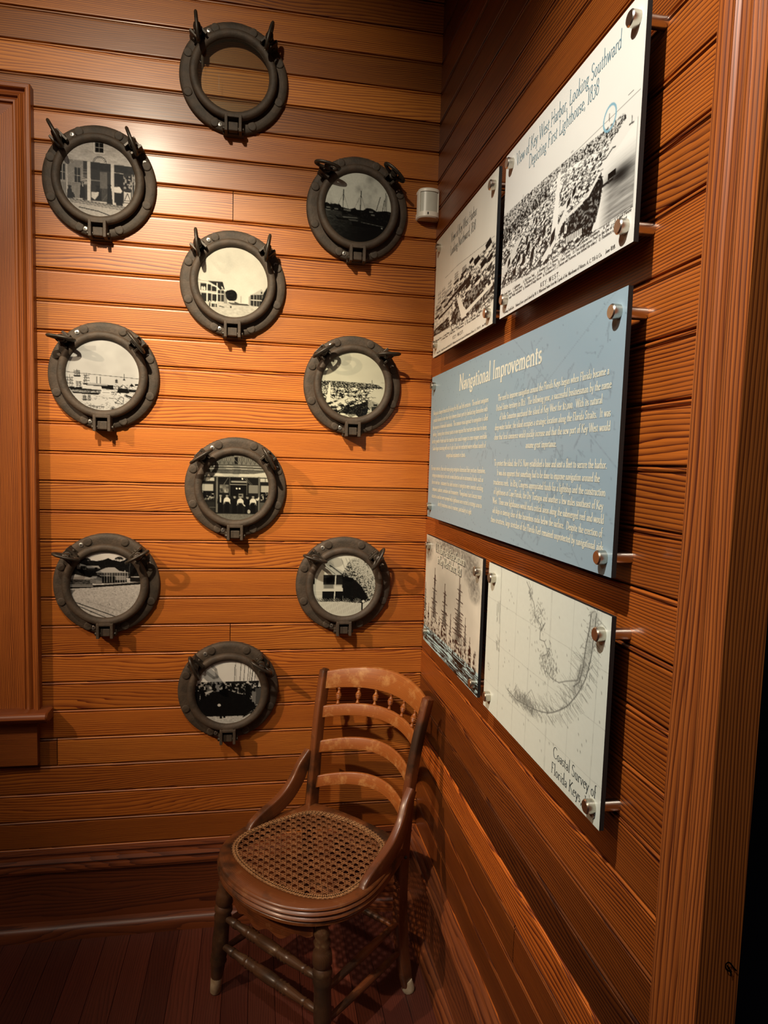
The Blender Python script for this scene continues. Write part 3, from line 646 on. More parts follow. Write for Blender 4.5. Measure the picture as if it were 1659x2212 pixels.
def scene_harbour():
    d = Draw(130, 130, (328, 285, 1272, 1192), .80, 4)
    d.a += (d.noise(5, 5)-.5)*.08
    d.poly([(400, 400), (720, 380), (720, 440), (600, 455), (400, 440)], .72, .5)
    d.line([(335, 715), (700, 735), (1265, 765)], 5, .35)
    def ship(x, y, h, w_):
        d.poly([(x-w_, y), (x+w_, y-4), (x+w_*.8, y+w_*.3), (x-w_*.7, y+w_*.3)], .12)
        for q in (-.5, 0, .5):
            d.line([(x+q*w_, y), (x+q*w_, y-h*(1-abs(q)*.3))], 3, .2)
            for z in (.3, .55, .78): d.line([(x+q*w_-w_*.25, y-h*z), (x+q*w_+w_*.25, y-h*z+3)], 5, .2)
        for _ in range(10): x1 = x+w_*(d.r.rand()*2-1); d.line([(x1, y), (x+(x1-x)*.3, y-h*.8)], 1.5, .45)
    ship(485, 755, 75, 48); ship(395, 900, 150, 60); ship(600, 850, 130, 50); ship(505, 900, 90, 45); ship(575, 1050, 60, 30); ship(630, 1050, 70, 25); ship(970, 820, 40, 18)
    for x in (728, 772): d.line([(x, 760), (x, 850)], 6, .25)
    d.poly([(600, 865), (640, 838), (860, 850), (900, 870), (740, 880)], .70); d.line([(600, 868), (860, 872)], 8, .12)
    d.poly([(400, 905), (780, 925), (780, 935), (400, 930)], .1); d.poly([(420, 960), (770, 965), (740, 985), (440, 975)], .08)
    d.tex(d.mask([(400, 930), (780, 935), (770, 965), (420, 960)]), .3, .85, 60, 60, 2)
    d.rect(785, 900, 890, 970, .85); d.poly([(780, 875), (930, 865), (935, 915), (790, 905)], .12); d.rect(860, 858, 930, 875, .1)
    for x in range(800, 890, 18): d.rect(x, 912, x+7, 925, .25); d.rect(x, 945, x+7, 958, .25)
    d.poly([(990, 890), (1050, 845), (1110, 890), (1135, 950), (975, 950)], .12); d.poly([(1000, 890), (1055, 852), (1105, 892)], .85); d.rect(1052, 790, 1080, 850, .8); d.poly([(1048, 792), (1066, 765), (1084, 792)], .15); d.line([(1066, 710), (1066, 770)], 4, .2)
    d.poly([(1120, 900), (1250, 905), (1240, 935), (1130, 935)], .15); d.rect(980, 955, 1060, 985, .85); d.rect(1130, 935, 1220, 975, .82)
    d.poly([(1130, 860), (1160, 825), (1190, 860)], .2); d.rect(1140, 860, 1185, 885, .84); d.rect(1200, 830, 1245, 850, .15); d.rect(1205, 850, 1240, 870, .85)
    for p in ([(1080, 970), (1170, 1000), (1150, 1020), (1070, 985)], [(1020, 1000), (1060, 1010), (1050, 1085), (960, 1080)]): d.line(p+[p[0]], 6, .2)
    d.poly([(1085, 968), (1170, 995), (1160, 1010), (1085, 985)], .2); d.line([(880, 1020), (960, 1025), (1050, 1090), (1140, 1100)], 5, .3); d.poly([(945, 1060), (960, 1060), (960, 1095)], .15)
    for _ in range(150):
        x, y = 420+d.r.rand()*800, 990+d.r.rand()*170; l = 6+d.r.rand()*20; d.line([(x, y), (x+l, y+(d.r.rand()-.5)*12)], 3, .3+.3*d.r.rand())
    for _ in range(120):
        x, y = 900+d.r.rand()*330, 850+d.r.rand()*130; d.line([(x, y), (x+12, y+8*(d.r.rand()-.5))], 4, .2)
    d.line([(620, 1120), (820, 1132)], 6, .15)
    for x in range(640, 820, 20): d.line([(x, 1125), (x+2, 1160)], 3, .3)
    for a in range(0, 180, 22): d.line([(930, 1160), (930+40*math.cos(math.radians(a)), 1160-40*math.sin(math.radians(a)))], 4, .2)
    return d.final((1, 1, .98))
def town(d, m_land, y0, seed_n, scale):
    """dense small rooftops and gardens inside a mask"""
    pts = np.argwhere(m_land)
    for i in range(seed_n):
        j, k = pts[d.r.randint(len(pts))]; x, y = d.X[j, k], d.Y[j, k]
        f = (y-y0)/(d.box[3]-y0); sz = scale*(.35+1.3*max(0, f)); a = d.r.rand()*3
        t = d.r.rand()
        if t < .55:
            L = sz*(.6+d.r.rand()); d.line([(x, y), (x+L*math.cos(a), y+L*.4*math.sin(a))], sz*.16, .15+.2*d.r.rand())
        elif t < .8:
            d.poly([(x, y), (x+sz*.7, y-sz*.3), (x+sz*1.0, y+sz*.1), (x+sz*.3, y+sz*.4)], .88); d.line([(x, y), (x+sz*.3, y+sz*.4), (x+sz, y+sz*.1)], sz*.09, .25)
        else: d.poly([(x, y), (x+sz*.6, y-sz*.3), (x+sz*.8, y+sz*.2), (x+sz*.2, y+sz*.45)], .13)
def scene_island():
    d = Draw(130, 130, (378, 362, 1248, 1262), .83, 5)
    d.a += (d.noise(4, 4)-.5)*.05
    for cx, cy, rx, ry, g in ((690, 470, 90, 95, .74), (500, 480, 85, 100, .66), (640, 470, 50, 55, .80)): d.ell(cx, cy, rx, ry, g, .6)
    land = [(378, 768), (520, 775), (700, 775), (900, 780), (1060, 785), (1140, 800), (1205, 838), (1100, 860), (1040, 910), (985, 960), (1010, 1010), (1020, 1100), (1000, 1200), (990, 1262), (378, 1262)]
    m = d.mask(land); d.tex(m, .30, .95, 80, 110, 3, .46, 5); town(d, m, 768, 420, 60)
    m2 = m & (d.Y < 850); d.tex(m2, .15, .85, 120, 160, 2, .55, 5)
    trees = d.mask([(700, 1120), (860, 1080), (1010, 1010), (1020, 1120), (1000, 1200), (960, 1235), (660, 1190)]); d.tex(trees, .05, .42, 90, 90, 3, .58, 5)
    d.poly([(500, 790), (515, 790), (520, 1050), (455, 1070)], .90); d.poly([(500, 1095), (640, 1020), (740, 960), (760, 985), (660, 1050), (560, 1105)], .88)
    d.poly([(520, 990), (560, 1010), (700, 1010), (700, 1025), (560, 1030)], .85)
    d.line([(700, 920), (860, 890), (1000, 840), (1190, 830)], 10, .2); d.line([(860, 1080), (1000, 1070), (1140, 1085)], 8, .12)
    d.tex(d.mask([(1010, 990), (1160, 1050), (1120, 1180), (1010, 1100)]), .5, .85, 60, 90, 2); d.rect(1085, 1058, 1135, 1078, .1); d.tex(d.mask([(1060, 1095), (1150, 1085), (1110, 1160), (1060, 1150)]), .1, .5, 60, 60, 2)
    for x in range(660, 860, 16): d.line([(x, 1205), (x+22, 1245)], 6, .9)
    d.line([(1058, 742), (1060, 775)], 7, .2); d.line([(1180, 768), (1235, 770)], 2, .6)
    for p in ([(1010, 968), (1040, 972)], [(1050, 960), (1080, 975)], [(1080, 968), (1115, 966)]): d.line(p, 4, .2)
    return d.final((1, 1, .89))
def scene_shop():
    d = Draw(130, 130, (338, 312, 1298, 1252), .50, 6)
    d.a += (d.noise(60, 60)-.5)*.12
    d.rect(330, 300, 1300, 470, .58)
    for x in range(480, 1200, 60): d.line([(x, 335), (x+55, 460)], 3, .25); d.line([(x+55, 335), (x, 460)], 3, .25); d.line([(x, 330), (x, 465)], 5, .35)
    d.rect(798, 365, 845, 460, .12); d.line([(800, 400), (843, 440)], 5, .6); d.rect(790, 330, 930, 350, .75)
    for i, y in enumerate(range(470, 560, 18)): d.line([(420, y+8), (830, y), (1220, y+8)], 9, .78 if i % 2 else .42)
    d.poly([(360, 575), (600, 592), (830, 596), (1060, 590), (1240, 565), (1275, 640), (1050, 632), (830, 636), (600, 630), (365, 622)], .83)
    for x in range(380, 1270, 12): d.line([(x, 622+6*math.sin(x*.003)), (x+5, 640)], 6, .78)
    d.rect(340, 640, 1300, 1150, .22)
    for x in (560, 1145): d.rect(x-12, 630, x+12, 1130, .55); d.line([(x-14, 630), (x-14, 1130)], 4, .15)
    d.rect(345, 650, 525, 700, .78); d.rect(1160, 650, 1290, 700, .80); d.line([(380, 650), (380, 700)], 5, .3); d.line([(460, 650), (460, 700)], 5, .3); d.line([(1230, 650), (1230, 700)], 5, .3)
    d.rect(345, 742, 510, 835, .74); d.rect(1170, 750, 1290, 840, .74); d.rect(345, 835, 525, 960, .16); d.tex(d.mask([(345, 840), (525, 840), (525, 960), (345, 960)]), .05, .7, 40, 40, 2, .6); d.tex(d.mask([(1170, 840), (1290, 840), (1290, 960), (1170, 960)]), .05, .7, 40, 40, 2, .6)
    d.rect(600, 745, 720, 860, .55); d.tex(d.mask([(600, 745), (720, 745), (720, 860), (600, 860)]), .2, .85, 20, 20, 2); d.rect(1000, 745, 1130, 860, .6)
    d.rect(745, 742, 968, 900, .13); d.line([(740, 742), (970, 742)], 7, .7); d.line([(738, 640), (738, 900)], 7, .55); d.line([(975, 640), (975, 900)], 7, .55); d.rect(755, 690, 970, 712, .70); d.rect(860, 865, 925, 925, .60)
    for x, y, g in ((832, 797, .95), (873, 797, .95), (910, 660, .95)): d.ell(x, y, 12, 12, g)
    d.line([(655, 745), (710, 655)], 6, .6); d.line([(940, 655), (1030, 745)], 6, .6); d.line([(960, 650), (1050, 740)], 5, .5)
    for x, top, g, sk in ((612, 870, .18, .10), (700, 870, .86, .08), (805, 885, .14, .12), (885, 885, .85, .16), (982, 890, .08, .06), (1062, 880, .86, .08)):
        d.ell(x, top+28, 17, 22, .66); d.ell(x, top+8, 22, 10, .10)
        d.poly([(x-18, top+50), (x+18, top+50), (x+42, top+75), (x+48, top+150), (x+30, top+110), (x+26, top+260), (x-26, top+260), (x-30, top+110), (x-48, top+150), (x-42, top+75)], g)
        d.poly([(x-26, top+110), (x+26, top+110), (x+38, top+265), (x-38, top+265)], sk)
    d.poly([(1090, 935), (1125, 930), (1145, 900), (1148, 940), (1120, 965)], .84); d.line([(612, 925), (612, 985)], 18, .78); d.line([(930, 1020), (950, 1035)], 14, .85); d.ell(1005, 1115, 22, 28, .74)
    d.rect(390, 990, 530, 1150, .28); d.line([(450, 1060), (540, 1060)], 6, .65); d.rect(1160, 985, 1290, 1150, .45)
    d.tex(d.mask([(338, 1155), (600, 1150), (1298, 1150), (1298, 1260), (338, 1260)]), .48, .62, 70, 70, 3)
    return d.final((1, .99, .90))
def scene_beach():
    d = Draw(130, 130, (332, 358, 1288, 1246), .86, 7)
    d.a += (d.noise(5, 5)-.5)*.10
    sand = d.Y > 800; d.tex(sand, .70, .88, 60, 60, 4)
    tr = [(332, 560), (440, 500), (540, 470), (580, 490), (640, 485), (690, 495), (780, 480), (850, 455), (880, 490), (920, 480), (1000, 500), (1060, 480), (1090, 460), (1160, 500), (1288, 600), (1288, 720), (332, 700)]
    d.tex(d.mask(tr), .04, .22, 70, 70, 3, .55, 4)
    for cx, cy in ((845, 490), (990, 465), (905, 510), (560, 480)):
        for a in range(0, 360, 24):
            R_ = 55; d.line([(cx, cy), (cx+R_*.6*math.cos(math.radians(a)), cy-R_*.5*abs(math.sin(math.radians(a)))), (cx+R_*math.cos(math.radians(a)), cy+R_*.35*math.sin(math.radians(a)))], 7, .07)
        d.line([(cx, cy), (cx-3, cy+90)], 6, .15)
    d.poly([(440, 545), (480, 525), (560, 550), (560, 605), (440, 595)], .66); d.rect(485, 560, 555, 600, .18); d.poly([(560, 555), (720, 555), (745, 590), (570, 585)], .70); d.rect(580, 585, 720, 610, .3); d.rect(670, 575, 705, 605, .12)
    d.poly([(690, 635), (820, 578), (930, 575), (990, 620), (1110, 640), (1110, 650), (690, 645)], .76); d.rect(700, 645, 1110, 675, .40); d.rect(740, 680, 1110, 780, .14)
    for x in range(760, 1110, 34): d.line([(x, 645), (x, 770)], 7, .70)
    d.line([(740, 682), (1110, 690)], 9, .72); d.poly([(940, 690), (1080, 695), (1080, 740), (940, 740)], .74, .8); d.poly([(1080, 700), (1150, 750), (1090, 770)], .78)
    d.line([(1130, 500), (1122, 690)], 4, .6); d.rect(1058, 612, 1072, 640, .8)
    d.poly([(345, 690), (420, 665), (620, 710), (640, 725), (350, 730)], .72); d.rect(345, 730, 640, 800, .38); d.tex(d.mask([(345, 735), (620, 735), (620, 795), (345, 795)]), .2, .6, 40, 60, 2)
    d.poly([(610, 715), (690, 688), (765, 715), (765, 790), (680, 790), (610, 780)], .55); d.poly([(610, 715), (640, 690), (700, 690), (690, 720), (640, 722)], .78); d.rect(685, 715, 760, 790, .60)
    d.poly([(340, 805), (650, 805), (800, 800), (1280, 770), (1280, 795), (800, 825), (600, 840), (340, 850)], .18); d.line([(350, 820), (640, 818)], 14, .70); d.line([(780, 790), (1270, 765)], 12, .72)
    d.poly([(1130, 690), (1288, 690), (1288, 765), (1130, 760)], .30); d.line([(1150, 700), (1270, 700)], 14, .75)
    d.poly([(332, 860), (420, 870), (360, 930), (332, 930)], .35, .5)
    d.line([(400, 1020), (940, 1216)], 9, .06); d.line([(440, 1070), (820, 1232)], 8, .08); d.line([(560, 1010), (1000, 1145)], 3, .5)
    for _ in range(120):
        x, y = 400+d.r.rand()*850, 840+d.r.rand()*380; d.ell(x, y, 2+3*d.r.rand(), 2+3*d.r.rand(), .45)
    return d.final((1, .98, .95))
def scene_garden():
    d = Draw(130, 130, (314, 318, 1146, 1152), .86, 8)
    d.a += (d.noise(4, 4)-.5)*.06
    for k, (x, y) in enumerate(((480, 460), (600, 440))): d.ell(x, y, 110, 65, .68, .55)
    d.poly([(320, 640), (430, 440), (560, 520), (700, 600), (700, 950), (320, 950)], .85)
    for y in range(620, 940, 13): d.line([(340, y), (460, y)], 3, .74)
    d.line([(440, 455), (610, 590)], 6, .45); d.line([(540, 480), (720, 610)], 16, .25); d.line([(560, 500), (690, 590)], 5, .8)
    d.rect(460, 600, 720, 770, .25); d.rect(500, 622, 600, 720, .09); d.rect(460, 725, 700, 780, .74); d.rect(470, 725, 590, 775, .60); d.rect(450, 812, 715, 945, .12)
    d.poly([(600, 745), (690, 745), (715, 790), (600, 800)], .85); d.line([(340, 800), (700, 800)], 20, .85)
    d.line([(617, 600), (603, 940)], 14, .86); d.rect(320, 650, 352, 720, .15)
    bush = [(700, 600), (740, 500), (800, 400), (850, 385), (960, 400), (1060, 470), (1120, 560), (1150, 700), (1130, 840), (1060, 940), (980, 970), (820, 960), (720, 940)]
    m = d.mask(bush); n = d.noise(90, 90, 3); f = np.clip((d.X-700)/450-(d.Y-600)/500+.25, 0, 1)
    d.a[m] = np.where(n[m] > .62-.30*f[m], .80, .10)
    m3 = d.mask([(700, 620), (830, 640), (960, 760), (1040, 900), (980, 965), (720, 940)]); d.tex(m3, .04, .25, 80, 80, 3, .66, 5)
    for x in (700, 760, 800): d.line([(x-20, 385), (x+30, 520)], 3, .4)
    for cx in (370, 430, 480, 570, 640, 760, 900):
        for a in range(-75, 80, 12): d.line([(cx, 960), (cx+60*math.sin(math.radians(a)), 960-60*math.cos(math.radians(a)))], 4, .8 if (a//12) % 2 else .2)
    d.poly([(380, 945), (690, 950), (830, 958), (830, 975), (1150, 978), (1150, 1152), (380, 1152)], .84)
    for x in range(400, 960, 22): d.line([(x, 960), (x-6, 1100)], 2, .68)
    d.rect(955, 960, 975, 1080, .10); d.ell(980, 945, 18, 18, .88)
    return d.final((1, 1, .92))
def scene_market():
    d = Draw(130, 130, (322, 350, 1142, 1138), .92, 9)
    d.a += (d.noise(5, 5)-.5)*.06
    d.line([(460, 490), (560, 570), (600, 560), (580, 470), (540, 430)], 34, .62, .6)
    for x, t in ((805, 420), (870, 385), (915, 425), (962, 435), (985, 450), (1045, 480)): d.line([(x+12 if x != 805 else x+5, t), (x, 610)], 6, .3)
    d.line([(1025, 470), (1005, 650)], 9, .08); d.line([(820, 380), (822, 610)], 3, .5)
    m = d.Y > 615; d.tex(m, .05, .80, 45, 45, 3, .52, 6)
    d.poly([(700, 620), (1140, 620), (1140, 650), (700, 640)], .25)
    pile = [(400, 820), (480, 780), (560, 740), (700, 700), (820, 760), (930, 780), (1050, 880), (1040, 960), (940, 1035), (440, 1030), (360, 930)]
    d.tex(d.mask(pile), .03, .22, 70, 90, 3, .64, 4)
    def man(x, y, h, g):
        d.ell(x, y, h*.10, h*.12, .12 if g > .4 else .2); d.poly([(x-h*.17, y+h*.12), (x+h*.17, y+h*.12), (x+h*.13, y+h*.95), (x-h*.15, y+h*.95)], g)
    for a in ((355, 690, 260, .05), (430, 690, 180, .06), (500, 640, 110, .5), (560, 640, 100, .1), (610, 640, 100, .75), (680, 650, 100, .12), (965, 640, 190, .07), (1090, 680, 230, .45), (870, 650, 100, .1), (1040, 730, 150, .6)): man(*a)
    d.poly([(940, 640), (965, 610), (995, 655)], .85); d.poly([(1085, 690), (1105, 600), (1125, 690)], .85); d.ell(625, 898, 20, 17, .86)
    d.poly([(500, 670), (530, 670), (540, 700), (510, 705)], .8); d.poly([(450, 740), (540, 715), (560, 725), (470, 770)], .78)
    d.tex(d.mask([(440, 1030), (920, 1040), (1000, 990), (1000, 1138), (322, 1138), (400, 1030)]), .70, .92, 40, 60, 3)
    d.rect(635, 1030, 660, 1060, .08); d.rect(675, 1030, 700, 1055, .1); d.line([(910, 1050), (1010, 995)], 12, .08)
    return d.final((1, 1, .97))

# ------------------------------------------------------------------ portholes
def lathe(prof, n=72, seed=1.0, closed=True):
    mb = MB(); mb.seed = seed; vs_ = []; fs = []
    m = len(prof)
    for i in range(n):
        a = 2*PI*i/n
        for r, d in prof: vs_.append((r*U*math.cos(a), -d*U, r*U*math.sin(a)))
    for i in range(n):
        for j in range(m if closed else m-1):
            k = (j+1) % m; fs.append((i*m+j, i*m+k, ((i+1) % n)*m+k, ((i+1) % n)*m+j))
    mb.add(vs_, fs); return mb
def at(o, r, ang, d=0): o.location = (r*U*math.cos(math.radians(ang)), -d*U, r*U*math.sin(math.radians(ang))); return o
def bxw(mb, x0, x1, d0, d1, z0, z1): return mb.box((x0*U, -d1*U, z0*U), (x1*U, -d0*U, z1*U))
def make_porthole():
    r = empty('porthole', (0, 0, 0), '', 'porthole', 'iron portholes on the board wall')
    lathe([(1.235, .01), (1.235, .11), (1.385, .11), (1.405, .19), (1.60, .205), (1.73, .19), (1.765, .15), (1.78, .08), (1.775, .0), (1.775, -.03)], 96).build('flange', M['iron'], r, auto=50)
    lathe([(1.175, .25), (1.150, .32), (1.160, .38), (1.20, .44), (1.27, .475), (1.35, .47), (1.40, .44), (1.43, .38), (1.435, .31), (1.42, .26)], 96).build('door_ring', M['iron'], r, auto=60)
    for i in range(8):
        o = turned((0, 0, 0), (0, -.04*U, 0), [(0, .145*U), (.7, .140*U), (.92, .125*U), (1, .09*U)], 20).build('rivet', M['iron'], r, auto=40) if i == 0 else None
        if o: first = o
        else: o = first.copy(); C.objects.link(o); o.parent = r
        at(o, 1.605, 22.5+45*i, .20)
    for i, ang in enumerate((121, 27, 254)):
        if i == 0:
            s = turned((0, 0, 0), (0, -.03*U, 0), [(0, .075*U), (.7, .072*U), (1, .05*U)], 18).build('screw', M['screw'], r, auto=40)
            mb = MB(); bxw(mb, -.035, .035, .028, .034, -.011, .011); bxw(mb, -.011, .011, .028, .034, -.035, .035); sl = mb.build('screw_slot', M['slot'], s)
        else:
            s2 = s.copy(); C.objects.link(s2); s2.parent = r; t2 = sl.copy(); C.objects.link(t2); t2.parent = s2; s2.location = (0, 0, 0); s = s2; sl = t2
        at(s, 1.60, ang, .20)
    mb = MB()
    for sx in (-1, 1): bxw(mb, sx*.23-.05, sx*.23+.05, .17, .58, -1.86, -1.32)
    bxw(mb, -.24, .24, .30, .57, -1.42, -1.32); bxw(mb, -.34, .34, .0, .26, -1.84, -1.60)
    h = mb.build('hinge', M['iron'], r, bevel=.02*U)
    mb = MB(); bxw(mb, -.16, .16, .18, .47, -1.80, -1.52); mb.build('hinge_knuckle', M['iron'], h, bevel=.03*U)
    turned((-.36*U, -.38*U, -1.72*U), (.36*U, -.38*U, -1.72*U), [(0, .05*U), (.03, .07*U), (.97, .07*U), (1, .05*U)], 14).build('hinge_pin', M['latch'], h, auto=40)
    for ang in (137, 43):
        mb = MB()
        for sx in (-1, 1): bxw(mb, sx*.15-.04, sx*.15+.04, .15, .66, -.24, .20)
        bxw(mb, -.20, .20, .10, .34, -.28, .22)
        turned((0, -.3*U, 0), (0, -1.02*U, 0), [(0, .075*U), (.9, .075*U), (1, .05*U)], 12, mb)
        turned((0, -.60*U, 0), (0, -.72*U, 0), [(0, .12*U), (.1, .14*U), (.9, .14*U), (1, .12*U)], 16, mb)
        turned((-.24*U, -.42*U, 0), (.24*U, -.42*U, 0), [(0, .05*U), (.05, .065*U), (.95, .065*U), (1, .05*U)], 10, mb)
        l = mb.build('latch', M['latch'], r, bevel=.012*U); at(l, 1.56, ang); l.rotation_euler = (0, math.radians(90-ang), 0)
        ring = []; n = 28
        for i in range(n+1):
            a = 2*PI*i/n; cx, cz = .40*math.cos(a), .21*math.sin(a); ex, ez = math.cos(a)*.21, math.sin(a)*.40; L_ = math.hypot(ex, ez); ex, ez = ex/L_, ez/L_
            ring.append([((cx+ex*.065*math.cos(b))*U, -(.90+cz+ez*.065*math.cos(b))*U, .055*math.sin(b)*U) for b in [2*PI*q/9 for q in range(9)]])
        mb = MB(); tube_rings(mb, ring, cap=False)
        turned((-.10*U, -.88*U, 0), (.10*U, -.88*U, 0), [(0, .10*U), (.5, .13*U), (1, .10*U)], 10, mb)
        mb.build('wing_nut', M['latch'], l, auto=60)
    return r
def copy_tree(o, parent=None):
    c = o.copy(); C.objects.link(c); c.parent = parent
    for k in list(o.children): copy_tree(k, c)
    return c
proto = make_porthole()
PORT = [
 (-7.16, -1.46, None, (96, 75), 'topmost iron porthole with clear glass showing bare wood boards behind'),
 (-11.43, -5.20, scene_store, (120, 112), 'iron porthole beside the window casing with photograph of men outside a store'),
 (-2.90, -5.29, scene_boats, (170, -38), 'iron porthole beside the white motion sensor with photograph of moored sailboats'),
 (-7.12, -8.13, scene_street, (97, 80), 'iron porthole with photograph of an empty street between porched houses and round tree'),
 (-11.33, -11.45, scene_harbour, (172, -52), 'iron porthole with harbour engraving of tall ships and dark roofed warehouses'),
 (-2.91, -11.36, scene_island, (33, 4), 'iron porthole nearest the blue panel with engraving of town on a narrow shore'),
 (-6.96, -15.09, scene_shop, (34, -60), 'iron porthole with photograph of six people standing under a shop awning'),
 (-11.28, -18.52, scene_beach, (166, 30), 'lower left iron porthole with photograph of pale beach, palms and hipped roof house'),
 (-3.05, -18.56, scene_garden, (-16, 62), 'small iron porthole above the chair with photograph of leafy tree and white fence'),
 (-7.14, -22.42, scene_market, (-68, -32), 'lowest iron porthole with photograph of dark crowd around a heap and masts')]
roots = [proto]+[copy_tree(proto) for _ in PORT[1:]]
for (x, k, fn, ths, label), r in zip(PORT, roots):
    r.location = V(x, 0, k); r['label'] = label
    if k in (-18.52, -18.56, -15.09, -11.36): r.scale = (.985, 1, .985)
    wings = sorted([c for c in r.children if c.name.startswith('latch')], key=lambda c: c.location.x)
    for lt, th in zip(wings, ths):
        base = math.degrees(lt.rotation_euler.y)
        for wn in lt.children: wn.rotation_euler = (0, math.radians(-th-base), 0)
    if fn is None:
        mb = MB(); n = 64
        for dd in (.335, .355):
            mb.add([(1.22*U*math.cos(2*PI*i/n), -dd*U, 1.22*U*math.sin(2*PI*i/n)) for i in range(n)], [tuple(range(n)) if dd > .34 else tuple(reversed(range(n)))])
        mb.build('glass_pane', M['glass'], r)
    else:
        grid_print('photograph', fn(), lambda s_, t_: Vector(((s_*2-1)*1.20*U, -.345*U, (1-t_*2)*1.20*U)), M['photo'], r, (0, 0, 0), True)

# ================================================================== display panels on the right wall
FD = .47      # distance of the printed face from the wall, in boards
def panel(name_label, y0, y1, k0, k1, img_fn, nx, ny, group='printed display panels on the right wall', caps=None):
    yc, kc = (y0+y1)/2, (k0+k1)/2
    r = empty('display_panel', V(0, yc, kc), name_label, 'display panel', group)
    off = -Vector(r.location)
    mb = MB(); mb.box(V(-FD+.005, y1, k1), V(-FD+.085, y0, k0)); o = mb.build('backing_board', M['black'], r); o.location = off
    W_, H_ = (y0-y1), (k0-k1)
    fn = lambda s_, t_: V(-FD, y0-W_*s_, k0-H_*t_)
    grid_print('printed_face', img_fn(), fn, M['print'], r, off)
    ins = .30
    for i, (yy, kk) in enumerate(((y0-.42, k0-.33), (y1+.26, k0-.36), (y0-.42, k1+.36), (y1+.26, k1+.30))):
        c = V(0, yy, kk)
        s = turned(c+V(.03, 0, -H0), c+V(-FD+.08, 0, -H0), [(0, .105*U), (1, .105*U)], 20).build('standoff', M['steel'], r, auto=40); s.location = off
        cp = turned(c+V(-FD-.002, 0, -H0), c+V(-FD-.15, 0, -H0), [(0, .125*U), (.86, .125*U), (1, .105*U)], 24).build('standoff_cap', M['steel'], s, auto=40)
    tf = lambda a, b: V(-FD-.003, y0-a, k0+b)      # a: boards from the left edge, b: up from the top edge
    return r, off, W_, H_, tf
def letters(r, off, mat, parts, name='lettering'):
    mb = MB()
    for p in parts: p(mb)
    o = mb.build(name, mat, r); o.location = off
    return o
def img_big():
    d = Draw(360, 260, (0, 0, 1, 1), .84, 11)
    d.a += (d.noise(4, 4)-.5)*.03
    hz = .394
    d.line([(.0, .36), (.30, .372), (.60, hz), (.99, hz)], .002, .55)
    land = [(0, .365), (.25, .368), (.52, .385), (.70, .41), (.80, .425), (.86, .425), (.915, .43), (.925, .45), (.90, .475), (.84, .50), (.80, .55), (.788, .585), (.805, .61), (.817, .68), (.80, .75), (.763, .845), (.40, .832), (0, .805)]
    m = d.mask(land); d.tex(m, .42, .92, 60, 120, 3, .42, 5)
    far = m & (d.Y < .47+.03*np.sin(d.X*9)); d.tex(far, .12, .80, 190, 190, 2, .46, 6)
    town(d, m & (d.Y > .45), .40, 2200, .030)
    d.tex(d.mask([(0, .46), (.25, .44), (.45, .45), (.42, .50), (.2, .50), (0, .56)]), .08, .7, 160, 120, 2, .56, 5)
    trees = [(.56, .72), (.66, .68), (.74, .64), (.80, .62), (.812, .68), (.80, .75), (.76, .84), (.70, .838), (.66, .80), (.58, .79)]
    d.tex(d.mask(trees), .06, .55, 110, 110, 3, .60, 5)
    d.poly([(.505, .42), (.525, .42), (.515, .70), (.465, .74)], .88); d.poly([(.64, .55), (.665, .54), (.50, .78), (.42, .83), (.40, .80), (.47, .75)], .86)
    d.poly([(.52, .60), (.56, .61), (.64, .58), (.66, .60), (.57, .635), (.51, .63)], .85); d.line([(.57, .68), (.72, .665), (.79, .60)], .018, .84)
    d.poly([(0, .70), (.14, .60), (.22, .58), (.10, .70), (0, .78)], .80)
    for x in np.arange(.02, .2, .016): d.line([(x, .755-x*.5), (x+.008, .765-x*.5)], .005, .15)
    d.poly([(.505, .42), (.525, .42), (.52, .70), (.465, .75)], .88)
    for x, y, sx, sy in ((.26, .70, .05, .06), (.40, .68, .04, .05), (.17, .72, .05, .05), (.07, .70, .04, .05), (.25, .64, .035, .04), (.47, .755, .055, .07), (.545, .745, .05, .055), (.62, .60, .04, .045), (.585, .63, .04, .04), (.30, .76, .05, .06), (.22, .75, .05, .05), (.36, .70, .04, .04), (.13, .78, .05, .05), (.40, .60, .03, .03), (.33, .58, .03, .03), (.04, .76, .04, .03)):
        d.poly([(x, y-sy*.6), (x+sx*.6, y-sy), (x+sx*.55, y-sy*.15), (x-.005, y+sy*.25)], .10); d.poly([(x+sx*.6, y-sy*.6), (x+sx*.95, y-sy*.4), (x+sx*.9, y+sy*.3), (x+sx*.55, y+sy*.2)], .86)
        d.line([(x+sx*.7, y-sy*.3), (x+sx*.7, y)], .004, .25)
    d.poly([(.585, .775), (.70, .785), (.70, .822), (.585, .812)], .85)
    for x in np.arange(.59, .70, .012): d.line([(x, .775), (x, .815)], .004, .12)
    d.line([(.585, .775), (.70, .786)], .007, .12)
    d.line([(.79, .615), (.80, .62), (.815, .66)], .01, .12)
    # water on the right
    wt = d.mask([(.812, .60), (.985, .50), (.985, .85), (.77, .845), (.80, .75), (.817, .68)]); n = d.noise(14, 170, 3); g = np.clip((d.Y-.56)/.2, 0, 1)*np.clip((d.X-.80)/.06, 0, 1)
    d.a[wt] = (.86-(.42*n+.10)*g)[wt]
    dk = np.exp(-((d.X-.91)/.07)**2-((d.Y-.675)/.035)**2); d.a[wt] -= (dk*.55)[wt]
    d.a = np.clip(d.a, .06, 1)
    d.line([(.70, .675), (.80, .668), (.87, .672)], .012, .10); d.rect(.842, .635, .885, .662, .06); d.line([(.85, .66), (.85, .68)], .004, .2); d.line([(.875, .66), (.875, .68)], .004, .2)
    d.line([(.80, .55), (.825, .555), (.86, .535), (.875, .54)], .006, .2); d.line([(.93, .37), (.955, .371)], .004, .4); d.line([(.945, .50), (.965, .503)], .006, .2); d.line([(.955, .47), (.957, .50)], .003, .3)
